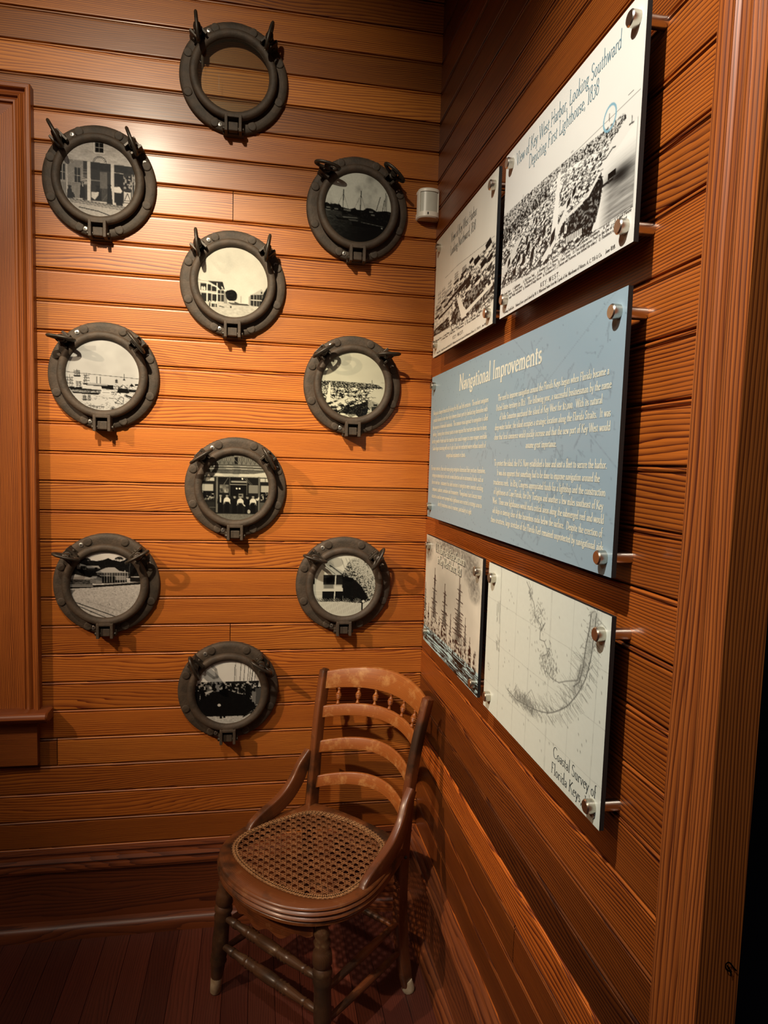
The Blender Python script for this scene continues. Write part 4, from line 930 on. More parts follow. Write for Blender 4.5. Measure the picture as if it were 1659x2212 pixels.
    d.line([(.831, .37), (.832, .405)], .003, .25); d.line([(.20, .348), (.20, .365)], .003, .4); d.line([(.595, .376), (.608, .377)], .004, .4)
    m = d.a < 0
    rx, ry = .038, .058; q = ((d.X-.834)/rx)**2+((d.Y-.390)/ry)**2; q2 = ((d.X-.834)/(rx-.007))**2+((d.Y-.390)/(ry-.011))**2
    d.put((q <= 1) & (q2 >= 1), .5, 1, (.46, .62, .68))
    d.line([(0, .808), (.40, .835), (.80, .850), (.985, .853)], .003, .3); d.line([(.985, .50), (.985, .85)], .003, .6)
    return d.final((1, .995, .95), 1.0, .98)
def img_small():
    d = Draw(170, 240, (0, 0, 1, 1), .82, 12)
    d.a += (d.noise(8, 2)-.5)*.05
    d.line([(.2, .39), (.45, .385), (.6, .40), (.98, .43)], .003, .4)
    m = d.mask([(.05, .60), (.30, .56), (.45, .50), (.70, .46), (.985, .46), (.985, .835), (.55, .83), (.25, .82), (.0, .81)])
    d.tex(m, .50, .90, 40, 60, 3, .42, 4); town(d, m & (d.X > .35), .42, 900, .05)
    d.a[:] = np.where(d.mask([(0, .60), (.35, .58), (.32, .80), (0, .81)]), .76+(d.noise(30, 90)-.5)*.5, d.a)
    for x, b, h in ((.10, .60, .14), (.18, .57, .11), (.24, .62, .12), (.30, .55, .10), (.14, .68, .08), (.06, .66, .10), (.42, .50, .07), (.55, .48, .04)):
        for q in (-.02, 0, .02): d.line([(x+q, b), (x+q, b-h)], .004, .25)
        for z in (.35, .6, .85): d.line([(x-.035, b-h*z), (x+.035, b-h*z)], .004, .3)
        d.poly([(x-.05, b), (x+.05, b-.01), (x+.04, b+.015), (x-.04, b+.015)], .15)
    d.poly([(.28, .60), (.52, .565), (.53, .585), (.28, .625)], .08); d.poly([(.44, .575), (.66, .545), (.68, .575), (.48, .61)], .07); d.poly([(.10, .68), (.36, .65), (.36, .665), (.10, .70)], .10)
    for x, y, sx, sy in ((.70, .50, .10, .045), (.86, .46, .09, .05), (.80, .56, .09, .05), (.63, .46, .07, .03), (.90, .56, .07, .04), (.58, .62, .09, .04), (.72, .63, .08, .035), (.48, .52, .07, .03)):
        d.poly([(x, y-sy*.5), (x+sx*.7, y-sy), (x+sx, y-.005), (x+sx*.2, y+sy*.3)], .08); d.poly([(x+sx*.2, y+sy*.3), (x+sx, y), (x+sx*.95, y+sy*.6), (x+sx*.2, y+sy*.8)], .85)
    d.tex(d.mask([(.54, .72), (.66, .66), (.88, .66), (.92, .70), (.62, .79)]), .06, .55, 60, 70, 3, .55, 5); d.tex(d.mask([(.62, .83), (.72, .79), (.985, .745), (.985, .80), (.80, .833)]), .06, .6, 60, 70, 3, .5, 5); d.tex(d.mask([(.36, .82), (.42, .73), (.48, .71), (.54, .83)]), .06, .6, 60, 70, 3, .5, 5)
    d.poly([(.44, .64), (.50, .64), (.62, .83), (.54, .83)], .86); d.poly([(.50, .80), (.98, .72), (.98, .745), (.58, .82)], .86)
    d.tex(d.mask([(0, .76), (.30, .735), (.33, .82), (0, .812)]), .05, .55, 30, 90, 3, .55, 5)
    d.line([(0, .812), (.4, .828), (.985, .836)], .004, .3)
    return d.final((1, .985, .91), 1.0, 1.0)
def img_blue():
    d = Draw(330, 190, (0, 0, 1, 1), .62, 13)
    d.a = .625+(d.noise(3, 2)-.5)*.03
    rnd = d.r
    for cx, cy, n_ in ((.70, .22, 40), (.62, .42, 30), (.90, .35, 30), (.80, .60, 50), (.70, .78, 50), (.88, .75, 30), (.45, .6, 20)):
        for _ in range(n_):
            x, y = cx+rnd.randn()*.045, cy+rnd.randn()*.09; d.line([(x, y), (x+rnd.randn()*.012, y+rnd.randn()*.02), (x+rnd.randn()*.012, y+.02+rnd.randn()*.02)], .0025, .50, .6)
    for _ in range(700):
        x, y = rnd.rand(), rnd.rand(); 
        if (x < .45 and y < .35) or y > .72 or rnd.rand() < .25: d.ell(x, y, .0016, .0035, .47, .8)
    for p in ([(.60, .0), (1, .62)], [(.97, .0), (.72, .30)], [(.60, .9), (.75, 1)], [(.86, .80), (.90, .86), (.88, .93), (.91, 1)]): d.line(p, .0018, .52, .8)
    g = d.a.copy(); d.a[:] = 1
    img = np.stack([g*.86, g*1.0, g*1.07], 2)
    img = img.reshape(d.ny0, 2, d.nx0, 2, 3).mean((1, 3))
    return np.clip(img, 0, 1)**2.2
def img_ship():
    d = Draw(170, 240, (0, 0, 1, 1), .80, 14)
    n = d.noise(4, 4, 4); d.a = .80+(n-.5)*.16
    d.a -= .14*np.exp(-((d.X-.45)/.25)**2-((d.Y-.45)/.3)**2)
    for cx, cy, rx, ry in ((.45, .03, .42, .09), (.85, .12, .16, .16), (.05, .12, .12, .14), (.9, .27, .10, .10)):
        q = np.clip(1-((d.X-cx)/rx)**2-((d.Y-cy)/ry)**2, 0, 1); d.a -= q*(d.noise(60, 60, 3)*.48)
    sea = d.mask([(0, .85), (1, .825), (1, 1), (0, 1)]); g = d.noise(8, 90, 3)
    d.a = np.clip(d.a, .1, 1)
    img_sea = sea.copy(); d.a[sea] = np.clip(.86-np.clip(g[sea]-.55, 0, 1)*3.0, .08, .9)
    d.put(sea, .0, 0, None); d.col = []
    r = d.r
    for _ in range(120):
        x, y = r.rand(), .86+r.rand()*.14; l = .05+r.rand()*.2; d.line([(x, y), (x+l, y-.008+r.rand()*.012)], .003+.004*r.rand(), .10)
    def mast(x, t, b, w_, n_=4):
        dk = .22
        for q in (-.5, .5): d.line([(x+q*w_*.35, b), (x+q*w_*.12, t+(.06 if q > 0 else 0))], .010 if w_ > .07 else .006, dk)
        for i in range(n_):
            z = t+(b-t)*(.16+.62*i/n_); L = w_*(.35+.75*i/n_); d.line([(x-L, z), (x+L, z+.004)], .007 if w_ > .07 else .004, .15); d.line([(x-L*.9, z+.03), (x+L*.9, z+.032)], .003, .3)
        for _ in range(int(34*w_/.08)):
            s_ = r.rand()*2-1; z = t+(b-t)*(.15+.5*r.rand()); d.line([(x+s_*w_*1.0, b), (x, z)], .0025, .35)
            if r.rand() < .6: zz = t+(b-t)*(.45+.5*r.rand()); d.line([(x-w_*.5, zz), (x+w_*.5, zz+.03*(r.rand()-.5))], .004, .2)
        d.poly([(x-w_*.8, b-.035), (x+w_*.8, b-.04), (x+w_*.7, b+.008), (x-w_*.7, b+.008)], .20); d.tex(d.mask([(x-w_*.5, b-.16), (x+w_*.5, b-.16), (x+w_*.75, b), (x-w_*.75, b)]), .15, .75, 60, 60, 2, .45, 4)
        d.line([(x-w_*.8, b-.036), (x+w_*.8, b-.042)], .005, .6)
    for a in ((.02, .45, .86, .05), (.10, .62, .86, .03, 3), (.215, .27, .872, .085), (.33, .66, .86, .03, 3), (.425, .35, .862, .085), (.545, .56, .86, .035, 3), (.68, .215, .89, .11, 5), (.79, .50, .87, .04, 4), (.865, .62, .85, .035, 4), (.94, .69, .845, .03, 3), (.28, .70, .86, .02, 2), (.60, .72, .86, .02, 2)): mast(*a)
    d.poly([(.60, .86), (.80, .852), (.76, .905), (.64, .905)], .10); d.line([(.61, .874), (.78, .867)], .006, .55)
    d.col.append((sea & (d.a > .5), (.62, .76, .79), .85)); m = (d.a < .35) & ~sea; d.col.append((m, (.19, .10, .08), .8))
    for x0, y0, y1, w_ in ((.86, .90, 1.0, .008), (.66, .92, .99, .02), (.22, .88, .93, .02)): d.line([(x0, y0), (x0+.02, y1)], w_, .08)
    return d.final((1, .98, .90), 1.0, .95)
def img_chart():
    d = Draw(330, 250, (0, 0, 1, 1), .83, 15)
    d.a = .835+(d.noise(60, 60)-.5)*.02
    r = d.r
    for x0, x1 in ((.150, .170), (.318, .325), (.458, .452), (.618, .628), (.777, .775), (.944, .930)): d.line([(x0, 0), (x1, 1)], .0022, .66, .8)
    d.line([(.612, 0), (.622, 1)], .0018, .70, .7)
    for y0, y1 in ((.235, .262), (.508, .528), (.815, .80)): d.line([(0, y0), (1, y1)], .0022, .66, .8)
    d.line([(.145, 0), (.165, .78)], .003, .6)
    west = [(.404, .019), (.43, .05), (.44, .09), (.473, .116), (.485, .15), (.488, .19), (.54, .22), (.55, .25), (.575, .197), (.54, .26), (.54, .305), (.575, .30), (.60, .33), (.621, .319), (.60, .36), (.571, .384), (.575, .42), (.59, .46), (.607, .451), (.64, .47), (.70, .465), (.75, .43), (.793, .405), (.825, .385), (.84, .30)]
    for i in range(len(west)-1): d.line(west[i:i+2], .005, .46, .9)
    for (cx, cy, sx, sy, n_) in ((.52, .17, .03, .045, 90), (.60, .40, .035, .05, 130), (.44, .07, .012, .03, 30), (.66, .42, .02, .03, 40)):
        for _ in range(n_): x, y = cx+r.randn()*sx, cy+r.randn()*sy; d.line([(x, y), (x+r.randn()*.006, y+.012)], .003, .45, .8)
    q = np.clip(1-np.abs(d.X-(.905-.12*np.clip((d.Y-.05)/.45, 0, 1)**1.6))/.035, 0, 1)*(d.Y < .47)*(d.Y > .01); d.a -= q*.13
    keys = [(.915, .02), (.912, .08), (.905, .155), (.90, .22), (.888, .29), (.874, .35), (.85, .41), (.825, .46), (.80, .50), (.771, .545), (.73, .59), (.68, .635), (.635, .668), (.58, .695), (.526, .715), (.47, .73), (.418, .742), (.36, .755), (.31, .75), (.265, .743)]
    inner = [(.885, .03), (.88, .10), (.868, .17), (.86, .24), (.852, .32), (.835, .39), (.80, .43)]
    for p in (keys, inner):
        for i in range(len(p)-1):
            a, b = p[i], p[i+1]; d.line([a, b], .005, .35, .9)
            for _ in range(9):
                x = a[0]+(b[0]-a[0])*r.rand()+r.randn()*.012; y = a[1]+(b[1]-a[1])*r.rand()+r.randn()*.016; d.line([(x, y), (x+r.randn()*.012, y+r.randn()*.016)], .0026, .42, .8)
    for i in range(len(keys)-1):
        a, b = keys[i], keys[i+1]
        for _ in range(5):
            t = r.rand(); x, y = a[0]+(b[0]-a[0])*t, a[1]+(b[1]-a[1])*t; L = .02+.035*r.rand(); d.line([(x+.01, y+.01), (x+.01+L, y+.012+L*.5)], .0022, .5, .8)
    for _ in range(110):
        a = keys[r.randint(3, 16)]; b = (a[0]-.02-.10*r.rand(), a[1]-.07*r.rand()); d.line([a, b], .0018, .52, .7)
    for _ in range(150):
        x = .34+.2*r.rand(); y = .66+.06*r.rand(); d.line([(x, y), (x+.02*r.randn(), y+.05)], .002, .45, .7)
    d.line([(.49, .62), (.44, .69), (.40, .74)], .003, .5); d.line([(.49, .62), (.56, .69)], .003, .5)
    for x, y0, y1 in ((.115, .25, .33), (.125, .23, .36), (.135, .24, .30), (.145, .22, .37), (.12, .34, .37)): 
        d.line([(x, y0), (x, y1)], .003, .45)
    for _ in range(26): x, y = .12+.04*r.rand(), .45+.09*r.rand(); d.line([(x, y), (x+.004, y+.02)], .0025, .5)
    for _ in range(12): x, y = .03+.03*r.rand(), .68+.05*r.rand(); d.line([(x, y), (x+.012, y)], .0025, .55)
    for _ in range(70): x, y = .2+.78*r.rand(), .1+.8*r.rand(); d.line([(x, y), (x+.002, y+.010)], .0035, .5)
    return d.final((.97, 1, .94), 1.0, .98)

TOPK, BOTK = (-6.75, -10.53), (-16.47, -20.13)
# large harbour view, looking southward
r, off, W_, H_, tf = panel('large cream panel with a harbour engraving and blue ring at the upper right', -8.43, -14.40, *TOPK, img_big, 360, 260)
letters(r, off, M['ink_blue'], [lambda mb: write(mb, tf, 'View of Key West Harbor, Looking Southward', W_*.497, -H_*.132, .275, width=W_*.765, thick=.085, thin=.03),
    lambda mb: write(mb, tf, 'Depicting First Lighthouse, 1838', W_*.502, -H_*.226, .275, width=W_*.52, thick=.085, thin=.03)])
cap = [('Whiteheads Point.     2. Lighthouse.      3. Old Grave Yard.      4. Residence of F. A. Browne.       5. Custom House and Collector\'s Residence.     6. Jail.      7. Court House', .012, .855, .885, .97),
       ('8. Whitehead Street.   9. Duval Street.    10. Residence of A. Gordon.   11. Clinton Place.   12. Front Street.   13. Foot-bridge across Pond on the line of Duval Street', .012, .875, .905, .95),
       ('14. the right of Judge Webb, unfinished.   15. Residence of Judge Marvin.   16. Residences of F. J. Fontane and Patterson, (one behind the other.)   17. Residence of W. H. Wall', .012, .895, .925, .955)]
letters(r, off, M['ink_black'], [lambda mb, c=c: write(mb, tf, c[0], W_*(c[1]+c[4]/2), -H_*(c[2]+.012), .058, width=W_*c[4], thick=.13, thin=.06) for c in cap] +
    [lambda mb: write(mb, tf, 'K E Y - W E S T .', W_*.48, -H_*.955, .085, width=W_*.155, thick=.14, thin=.07),
     lambda mb: write(mb, tf, 'Looking South-East.    Reduced from a pencil sketch by W. A. Whitehead taken from the Cupola of the Warehouse of Messrs. A. C. Tift & Co.     June 1838.', W_*.48, -H_*.982, .062, width=W_*.86, thick=.13, thin=.06)], 'caption')
# small harbour view, looking northward
r, off, W_, H_, tf = panel('small cream panel with a harbour engraving, nearest the motion sensor', -2.03, -7.92, *TOPK, img_small, 170, 240)
letters(r, off, M['ink_dark'], [lambda mb: write(mb, tf, 'View of Key West Harbor', W_*.508, -H_*.150, .27, width=W_*.425, thick=.085, thin=.03),
    lambda mb: write(mb, tf, 'Looking Northward, 1838', W_*.502, -H_*.247, .27, width=W_*.42, thick=.085, thin=.03)])
letters(r, off, M['ink_black'], [
     lambda mb: write(mb, tf, '1. Whitehead Street.   2. Custom House.   3. Wharf of Browne.  4. Market.   5. Fort.  6. Light Ship.   7. Mallory.  8. Residence.', W_*.50, -H_*.873, .06, width=W_*.94, thick=.13, thin=.06),
     lambda mb: write(mb, tf, '9. Greene Street.   10. Wall Street.    11. Warehouses.   12. Tift and Company Wharf.', W_*.50, -H_*.893, .06, width=W_*.66, thick=.13, thin=.06),
     lambda mb: write(mb, tf, 'K E Y - W E S T .', W_*.49, -H_*.942, .085, width=W_*.19, thick=.14, thin=.07),
     lambda mb: write(mb, tf, 'Looking North.   Reduced from a pencil sketch by W. A. Whitehead taken from the Cupola of the Warehouse of Messrs. A. C. Tift & Co.   June 1838.', W_*.50, -H_*.982, .06, width=W_*.84, thick=.13, thin=.06)], 'caption')
# blue text panel
r, off, W_, H_, tf = panel('large light blue panel of cream text headed Navigational Improvements', -2.04, -14.34, -11.18, -15.85, img_blue, 330, 190)
TL1 = ['Navigation changed dramatically during the 18th and 19th centuries.  The earliest navigators', 'probably learned to steer their ships between distant ports by familiarizing themselves with', 'the sequences of observable landmarks.  This common visual approach to navigation is called', 'piloting.  Keeping these reference points in view required that mariners stay close to shore,', 'but the growth of trade made the transition from coastal voyages to ocean voyages inevitable.', 'Sailors began journeying well out of sight of land into uncharted waters without benefit of', 'navigational equipment or charts.']
TL2 = ['For many centuries, these early ocean-going navigators determined their positions themselves,', 'relying on meteorological cues such as wind direction and on astronomical bodies such as', 'the sun and stars.  Instruments that aided mariners in navigation were invented including', 'compasses, quadrants, astrolabes and chronometers.  Navigational charts became more', 'accurate as coastlines were surveyed while lighthouses were erected in strategic areas to', 'identify treacherous areas for mariners, particularly at night.']
TR1 = ['The need to improve navigation around the Florida Keys began when Florida became a', 'United States territory in 1821.  The following year, a successful businessman by the name', 'of John Simonton purchased the island of Key West for $2,000.  With its natural', 'deep-water harbor, the island occupies a strategic location along the Florida Straits.  It was', 'clear that local commerce would quickly increase and that the new port of Key West would', 'assume great importance.']
TR2 = ['To protect the island, the U.S. Navy established a base and sent a fleet to secure the harbor.', 'It was also apparent that something had to be done to improve navigation around the', 'treacherous reefs.  In 1824, Congress appropriated funds for a lightship and the construction', 'of lighthouses at Cape Florida, the Dry Tortugas and another a few miles southeast of Key', 'West.  These new lighthouses would mark critical areas along the submerged reef and would', 'aid ships in steering clear of the hazardous rocks below the surface.  Despite the erection of', 'these structures, large stretches of the Florida Reef remained unprotected by navigational aids.']
def para(lines, cx, t0, dt, wmax):
    k = W_*wmax/max(text_width(l) for l in lines)
    return [lambda mb, i=i, l=l: write(mb, tf, l, W_*cx, -H_*(t0+dt*i), .145, width=k*text_width(l), thick=.16, thin=.075) for i, l in enumerate(lines)]
letters(r, off, M['ink_white'], [lambda mb: write(mb, tf, 'Navigational Improvements', W_*.500, -H_*.160, .44, width=W_*.475, thick=.145, thin=.055)]
    + para(TL1, .252, .274, .0495, .452) + para(TL2, .252, .661, .0485, .447) + para(TR1, .748, .283, .0500, .455) + para(TR2, .750, .618, .0495, .457))
# sailing ships
r, off, W_, H_, tf = panel('narrow panel of tall ships with dark masts above a pale blue sea', -2.08, -7.98, *BOTK, img_ship, 170, 240)
for mt, dx, dy, nm in ((M['ink_dark'], .03, -.03, 'lettering_shadow'), (M['ink_white'], 0, 0, 'lettering')):
    z = 0 if nm == 'lettering_shadow' else .006
    tf2 = lambda a, b, z=z: tf(a, b)+Vector((-z*U, 0, 0))
    letters(r, off, mt, [lambda mb: write(mb, tf2, "U.S. Navy's Anti-Pirate Squadron", W_*.476, -H_*.113, .27, width=W_*.54, thick=.12, thin=.055, dx=dx, dy=dy),
        lambda mb: write(mb, tf2, 'in Key West Harbor, 1823', W_*.478, -H_*.204, .27, width=W_*.44, thick=.12, thin=.055, dx=dx, dy=dy)], nm)
# coastal chart
r, off, W_, H_, tf = panel('pale chart panel of the Florida Keys, lowest and nearest the doorway', -8.47, -14.44, *BOTK, img_chart, 330, 250)
letters(r, off, M['ink_dark'], [lambda mb: write(mb, tf, 'Coastal Survey of', W_*.832, -H_*.871, .215, width=W_*.285, thick=.085, thin=.035),
    lambda mb: write(mb, tf, 'Florida Keys, 1859', W_*.830, -H_*.962, .215, width=W_*.298, thick=.085, thin=.035)])

# ================================================================== motion sensor
sr = empty('motion_sensor', V(-.37, 0, -4.93), 'white rounded motion sensor mounted high beside the wall corner', 'motion sensor')
mb = MB(); n = 22; rings = []
def sec(sc, k):
    # D shaped section seen from above, bulging into the room
    pts = []
    for i in range(n+1):
        a = PI*i/n; x = -math.cos(a)*.40; d = .10+.42*math.sin(a)**.62
        pts.append(((x*sc)*U, -(d*sc)*U, k*U))
    pts.append((.40*sc*U, .0, k*U)); pts.append((-.40*sc*U, .0, k*U))
    return pts
tube_rings(mb, [sec(.93, .50), sec(1, .46), sec(1.0, .38)], cap=True)
tube_rings(mb, [sec(1.0, -.30), sec(1, -.46), sec(.93, -.50)], cap=True)
tube_rings(mb, [sec(.90, .40), sec(.90, -.32)], cap=False)
def sector(mb, a0, a1, k0, k1, sc0, sc1):
    vs_ = []
    for i in range(9):
        a = math.radians(a0+(a1-a0)*i/8); x = -math.cos(a)*.40; d = .10+.42*max(0, math.sin(a))**.62
        for k in (k0, k1):
            for sc in (sc0, sc1): vs_.append((x*sc*U, -d*sc*U, k*U))
    fs = []
    for i in range(8):
        b = 4*i; fs += [(b+1, b+5, b+7, b+3), (b, b+2, b+6, b+4), (b+2, b+3, b+7, b+6), (b, b+4, b+5, b+1)]
    fs += [(0, 1, 3, 2), (32, 34, 35, 33)]
    mb.add(vs_, fs)
sector(mb, 0, 30, -.31, .39, .90, 1.0); sector(mb, 140, 180, -.31, .39, .90, 1.0)
h = mb.build('housing', M['white'], sr, auto=30)
mb = MB(); sector(mb, 32, 138, -.29, .37, .90, .945); mb.build('lens', M['lens'], sr, auto=30)
mb = MB(); mb.box((-.10*U, -.535*U, -.41*U), (-.065*U, -.50*U, -.34*U)); mb.build('indicator_slot', M['black'], sr)

# ================================================================== the chair (own axes: x to its side, -y forward, z up; boards as unit)
ch = empty('cane_chair', V(-4.24, -3.99, -H0), 'old wooden chair with cane seat and curved slats standing in the corner', 'chair', rot=(0, 0, math.radians(-47.35)))
def c3(x, y, z): return Vector((x*U, y*U, z*U))
def cs(z, ys):   # interpolate
    for (z0, y0), (z1, y1) in zip(ys[:-1], ys[1:]):
        if z0 <= z <= z1: return y0+(y1-y0)*(z-z0)/(z1-z0)
    return ys[-1][1] if z > ys[-1][0] else ys[0][1]
ST = [(0.0, 2.42, 1.95), (1.2, 2.20, 1.88), (2.6, 2.08, 1.84), (4.2, 2.02, 1.93), (5.2, 2.02, 2.03), (6.6, 2.05, 2.18), (8.0, 2.12, 2.42), (9.0, 2.20, 2.68), (9.55, 2.24, 2.84)]
def stile_at(z): return cs(z, [(a, b) for a, b, c in ST]), cs(z, [(a, c) for a, b, c in ST])
for sx in (-1, 1):
    path = catmull([c3(sx*b, c, a) for a, b, c in ST], 6)
    def pf(t):
        w_, dp = .27, .44+.10*math.sin(PI*min(1, t*1.6)) if t < .6 else .44-.04*(t-.6)
        k = 1.0 if t < .975 else math.sqrt(max(.15, 1-((t-.975)/.025)**2*.85))
        if t < .06: k = .75+.25*t/.06
        return [(a*U, b*U) for a, b in rrect(w_*k, dp*k, .07*k)]
    st_ = sweep(path, pf, (0, -1, 0.0), seed=1.1+sx).build('rear_stile', M['chair'], ch, auto=40)
    mb = MB(); b0 = c3(sx*2.41, 1.95, .05)
    turned(c3(sx*2.44, 1.96, .0), c3(sx*2.38, 1.94, .35), [(0, .19*U), (.3, .22*U), (1, .16*U)], 12).build('worn_foot', M['bare'], st_, auto=40)
def bow_slat(name, zc, h, mat, bow, arch, zc_top=None, thick=.11, seed=3.0, n=22, endz=0):
    mb = MB(); mb.seed = seed; rings = []
    for i in range(n+1):
        t = i/n*2-1; z = zc+arch*(1-t*t); hw, yy = stile_at(zc)
        x = (hw-.06)*t; y = yy+.0+bow*(1-t*t); hh = h*(1-.0*abs(t)); hh = h+endz*(1-t*t)
        lean = .28
        # section: slightly rounded plank leaning back with the stiles
        rr = []
        for a, b in rrect(thick, hh, .045, 2): rr.append(c3(x, y+a+b*lean, z+b))
        rings.append(rr)
    tube_rings(mb, rings); return mb.build(name, mat, ch, auto=45)
bow_slat('back_slat', 8.06, .42, M['slat'], .84, .24, seed=3.3)
bow_slat('back_slat', 6.84, .42, M['slat'], .90, .28, seed=4.1)
bow_slat('back_slat', 5.60, .42, M['slat'], .90, .28, seed=5.7)
cr = bow_slat('crest_rail', 9.16, .62, M['slat'], .80, .26, thick=.16, seed=6.9, endz=.12)
for i in range(6):
    t = -.80+1.60*(i+.15)/5.3; t = -.78+1.56*i/5
    hw1, y1 = stile_at(8.06); hw2, y2 = stile_at(9.16)
    a = c3((hw1-.06)*t, y1+.84*(1-t*t)+.06, 8.06+.24*(1-t*t)+.19); b = c3((hw2-.06)*t, y2+.80*(1-t*t)-.06, 9.16+.26*(1-t*t)-.30-.06*(1-t*t))
    pr_ = [(0, .055), (.06, .075), (.12, .06), (.18, .045), (.28, .05), (.33, .085), (.37, .07), (.41, .10), (.46, .085), (.50, .115), (.55, .095), (.60, .105), (.64, .075), (.68, .08), (.74, .048), (.85, .05), (.90, .075), (.95, .06), (1, .055)]
    turned(a, b, [(q, rr*U) for q, rr in pr_], 14, seed=2+i).build('spindle', M['slat'], ch, auto=60)
# seat frame
OUT = [(0, -2.86), (.7, -2.80), (1.35, -2.62), (1.95, -2.26), (2.38, -1.75), (2.60, -1.15), (2.64, -.5), (2.52, .25), (2.34, .95), (2.18, 1.55), (2.0, 2.02), (1.5, 2.16), (.8, 2.24), (0, 2.27)]
INN = [(0, -2.24), (.55, -2.20), (1.08, -2.10), (1.58, -1.92), (2.0, -1.60), (2.22, -1.15), (2.26, -.62), (2.18, -.05), (2.02, .52), (1.84, 1.05), (1.60, 1.48), (1.15, 1.72), (.6, 1.86), (0, 1.92)]
def closed_curve(h, n=4):
    full = h+[(-x, y) for x, y in reversed(h[1:-1])]
    return [(p.x, p.y) for p in catmull([(x, y, 0) for x, y in full], n, True)]
oc, ic = closed_curve(OUT), closed_curve(INN)
def offset(c, d):
    n = len(c); out = []
    for i in range(n):
        a, b = c[i-1], c[(i+1) % n]; t = (b[0]-a[0], b[1]-a[1]); L = math.hypot(*t); out.append((c[i][0]+t[1]/L*d, c[i][1]-t[0]/L*d))
    return out
SZ = 4.85
mb = MB(); mb.seed = 2.7; mb.tone = .9
rows = [(ic, 0, SZ-.35), (ic, 0, SZ-.03), (ic, .04, SZ), (oc, -.05, SZ), (oc, .0, SZ-.03), (oc, .015, SZ-.07), (oc, -.03, SZ-.11), (oc, .02, SZ-.14), (oc, .05, SZ-.19), (oc, .02, SZ-.24), (oc, -.03, SZ-.26), (oc, .02, SZ-.29), (oc, .05, SZ-.345), (oc, .02, SZ-.39), (oc, -.03, SZ-.41), (oc, -.0, SZ-.44), (oc, .0, SZ-.52), (oc, -.25, SZ-.55), (ic, .0, SZ-.5)]
rg = [[c3(x, y, z) for x, y in offset(c, dd)] for c, dd, z in rows]
rg.append(rg[0])
n = len(oc); vs_ = []; gs = []; acc = 0
for k_, rr in enumerate(rg):
    if k_: acc += (rr[0]-rg[k_-1][0]).length
    u_ = 0
    for i, p in enumerate(rr):
        if i: u_ += (p-rr[i-1]).length
        vs_.append(p); gs.append((u_, acc))
fs = [(k_*n+i, k_*n+(i+1) % n, (k_+1)*n+(i+1) % n, (k_+1)*n+i) for k_ in range(len(rg)-1) for i in range(n)]
mb.add(vs_, [f[::-1] for f in fs], gs); mb.build('seat_frame', M['chair'], ch, auto=40)
# woven cane: pairs one way, pairs across, singles on both diagonals
def clip(px, py, dx, dy, poly):
    ts = []
    for i in range(len(poly)):
        x1, y1 = poly[i]; x2, y2 = poly[(i+1) % len(poly)]; ex, ey = x2-x1, y2-y1; den = dx*ey-dy*ex
        if abs(den) < 1e-9: continue
        t = ((x1-px)*ey-(y1-py)*ex)/den; s_ = ((x1-px)*dy-(y1-py)*dx)/den
        if 0 <= s_ < 1: ts.append(t)
    ts.sort(); return (ts[0], ts[-1]) if len(ts) >= 2 else None
mb = MB(); cp = offset(ic, .10); pch = .24; wd = .026
def strand(px, py, dx, dy, z, w_):
    r_ = clip(px, py, dx, dy, cp)
    if not r_: return
    a = (px+dx*r_[0], py+dy*r_[0]); b = (px+dx*r_[1], py+dy*r_[1]); L = math.hypot(dx, dy); nx_, ny_ = -dy/L*w_/2, dx/L*w_/2
    v = [c3(a[0]+nx_, a[1]+ny_, z), c3(b[0]+nx_, b[1]+ny_, z), c3(b[0]-nx_, b[1]-ny_, z), c3(a[0]-nx_, a[1]-ny_, z)]
    v += [p-Vector((0, 0, .012*U)) for p in v]
    mb.add(v, [(3, 2, 1, 0), (4, 5, 6, 7), (0, 1, 5, 4), (2, 3, 7, 6)])
for i in range(-13, 14):
    q = i*pch
    for s_ in (-.031, .031):
        strand(q+s_, 0, 0, 1, SZ-.045, wd); strand(0, q+s_, 1, 0, SZ-.030, wd)
for i in range(-26, 27):
    q = (i+.5)*pch
    strand(q, 0, 1, 1, SZ-.018, wd*.6); strand(q, 0, 1, -1, SZ-.008, wd*.6)
mb.build('cane_webbing', M['cane'], ch)
mb = MB(); a_, b_ = offset(ic, -.10), offset(ic, .055); m_ = offset(ic, -.02)
rg = [[c3(x, y, SZ-.03) for x, y in a_], [c3(x, y, SZ+.012) for x, y in m_], [c3(x, y, SZ+.004) for x, y in b_]]
n = len(a_); mb.add([p for rr in rg for p in rr], [(k_*n+i, (k_+1)*n+i, (k_+1)*n+(i+1) % n, k_*n+(i+1) % n) for k_ in range(2) for i in range(n)][0:])
a2, b2 = offset(ic, -.12), offset(ic, .07)
for i in range(0, n):
    j = (i+1) % n
    for s0, s1 in ((a2[i], b2[j]), (b2[i], a2[j])):
        dx_, dy_ = s1[0]-s0[0], s1[1]-s0[1]; L = math.hypot(dx_, dy_); nx_, ny_ = -dy_/L*.022, dx_/L*.022
        mb.add([c3(s0[0]+nx_, s0[1]+ny_, SZ+.02), c3(s1[0]+nx_, s1[1]+ny_, SZ+.02), c3(s1[0]-nx_, s1[1]-ny_, SZ+.02), c3(s0[0]-nx_, s0[1]-ny_, SZ+.02)], [(0, 3, 2, 1)])
mb.build('cane_binding', M['binder'], ch)
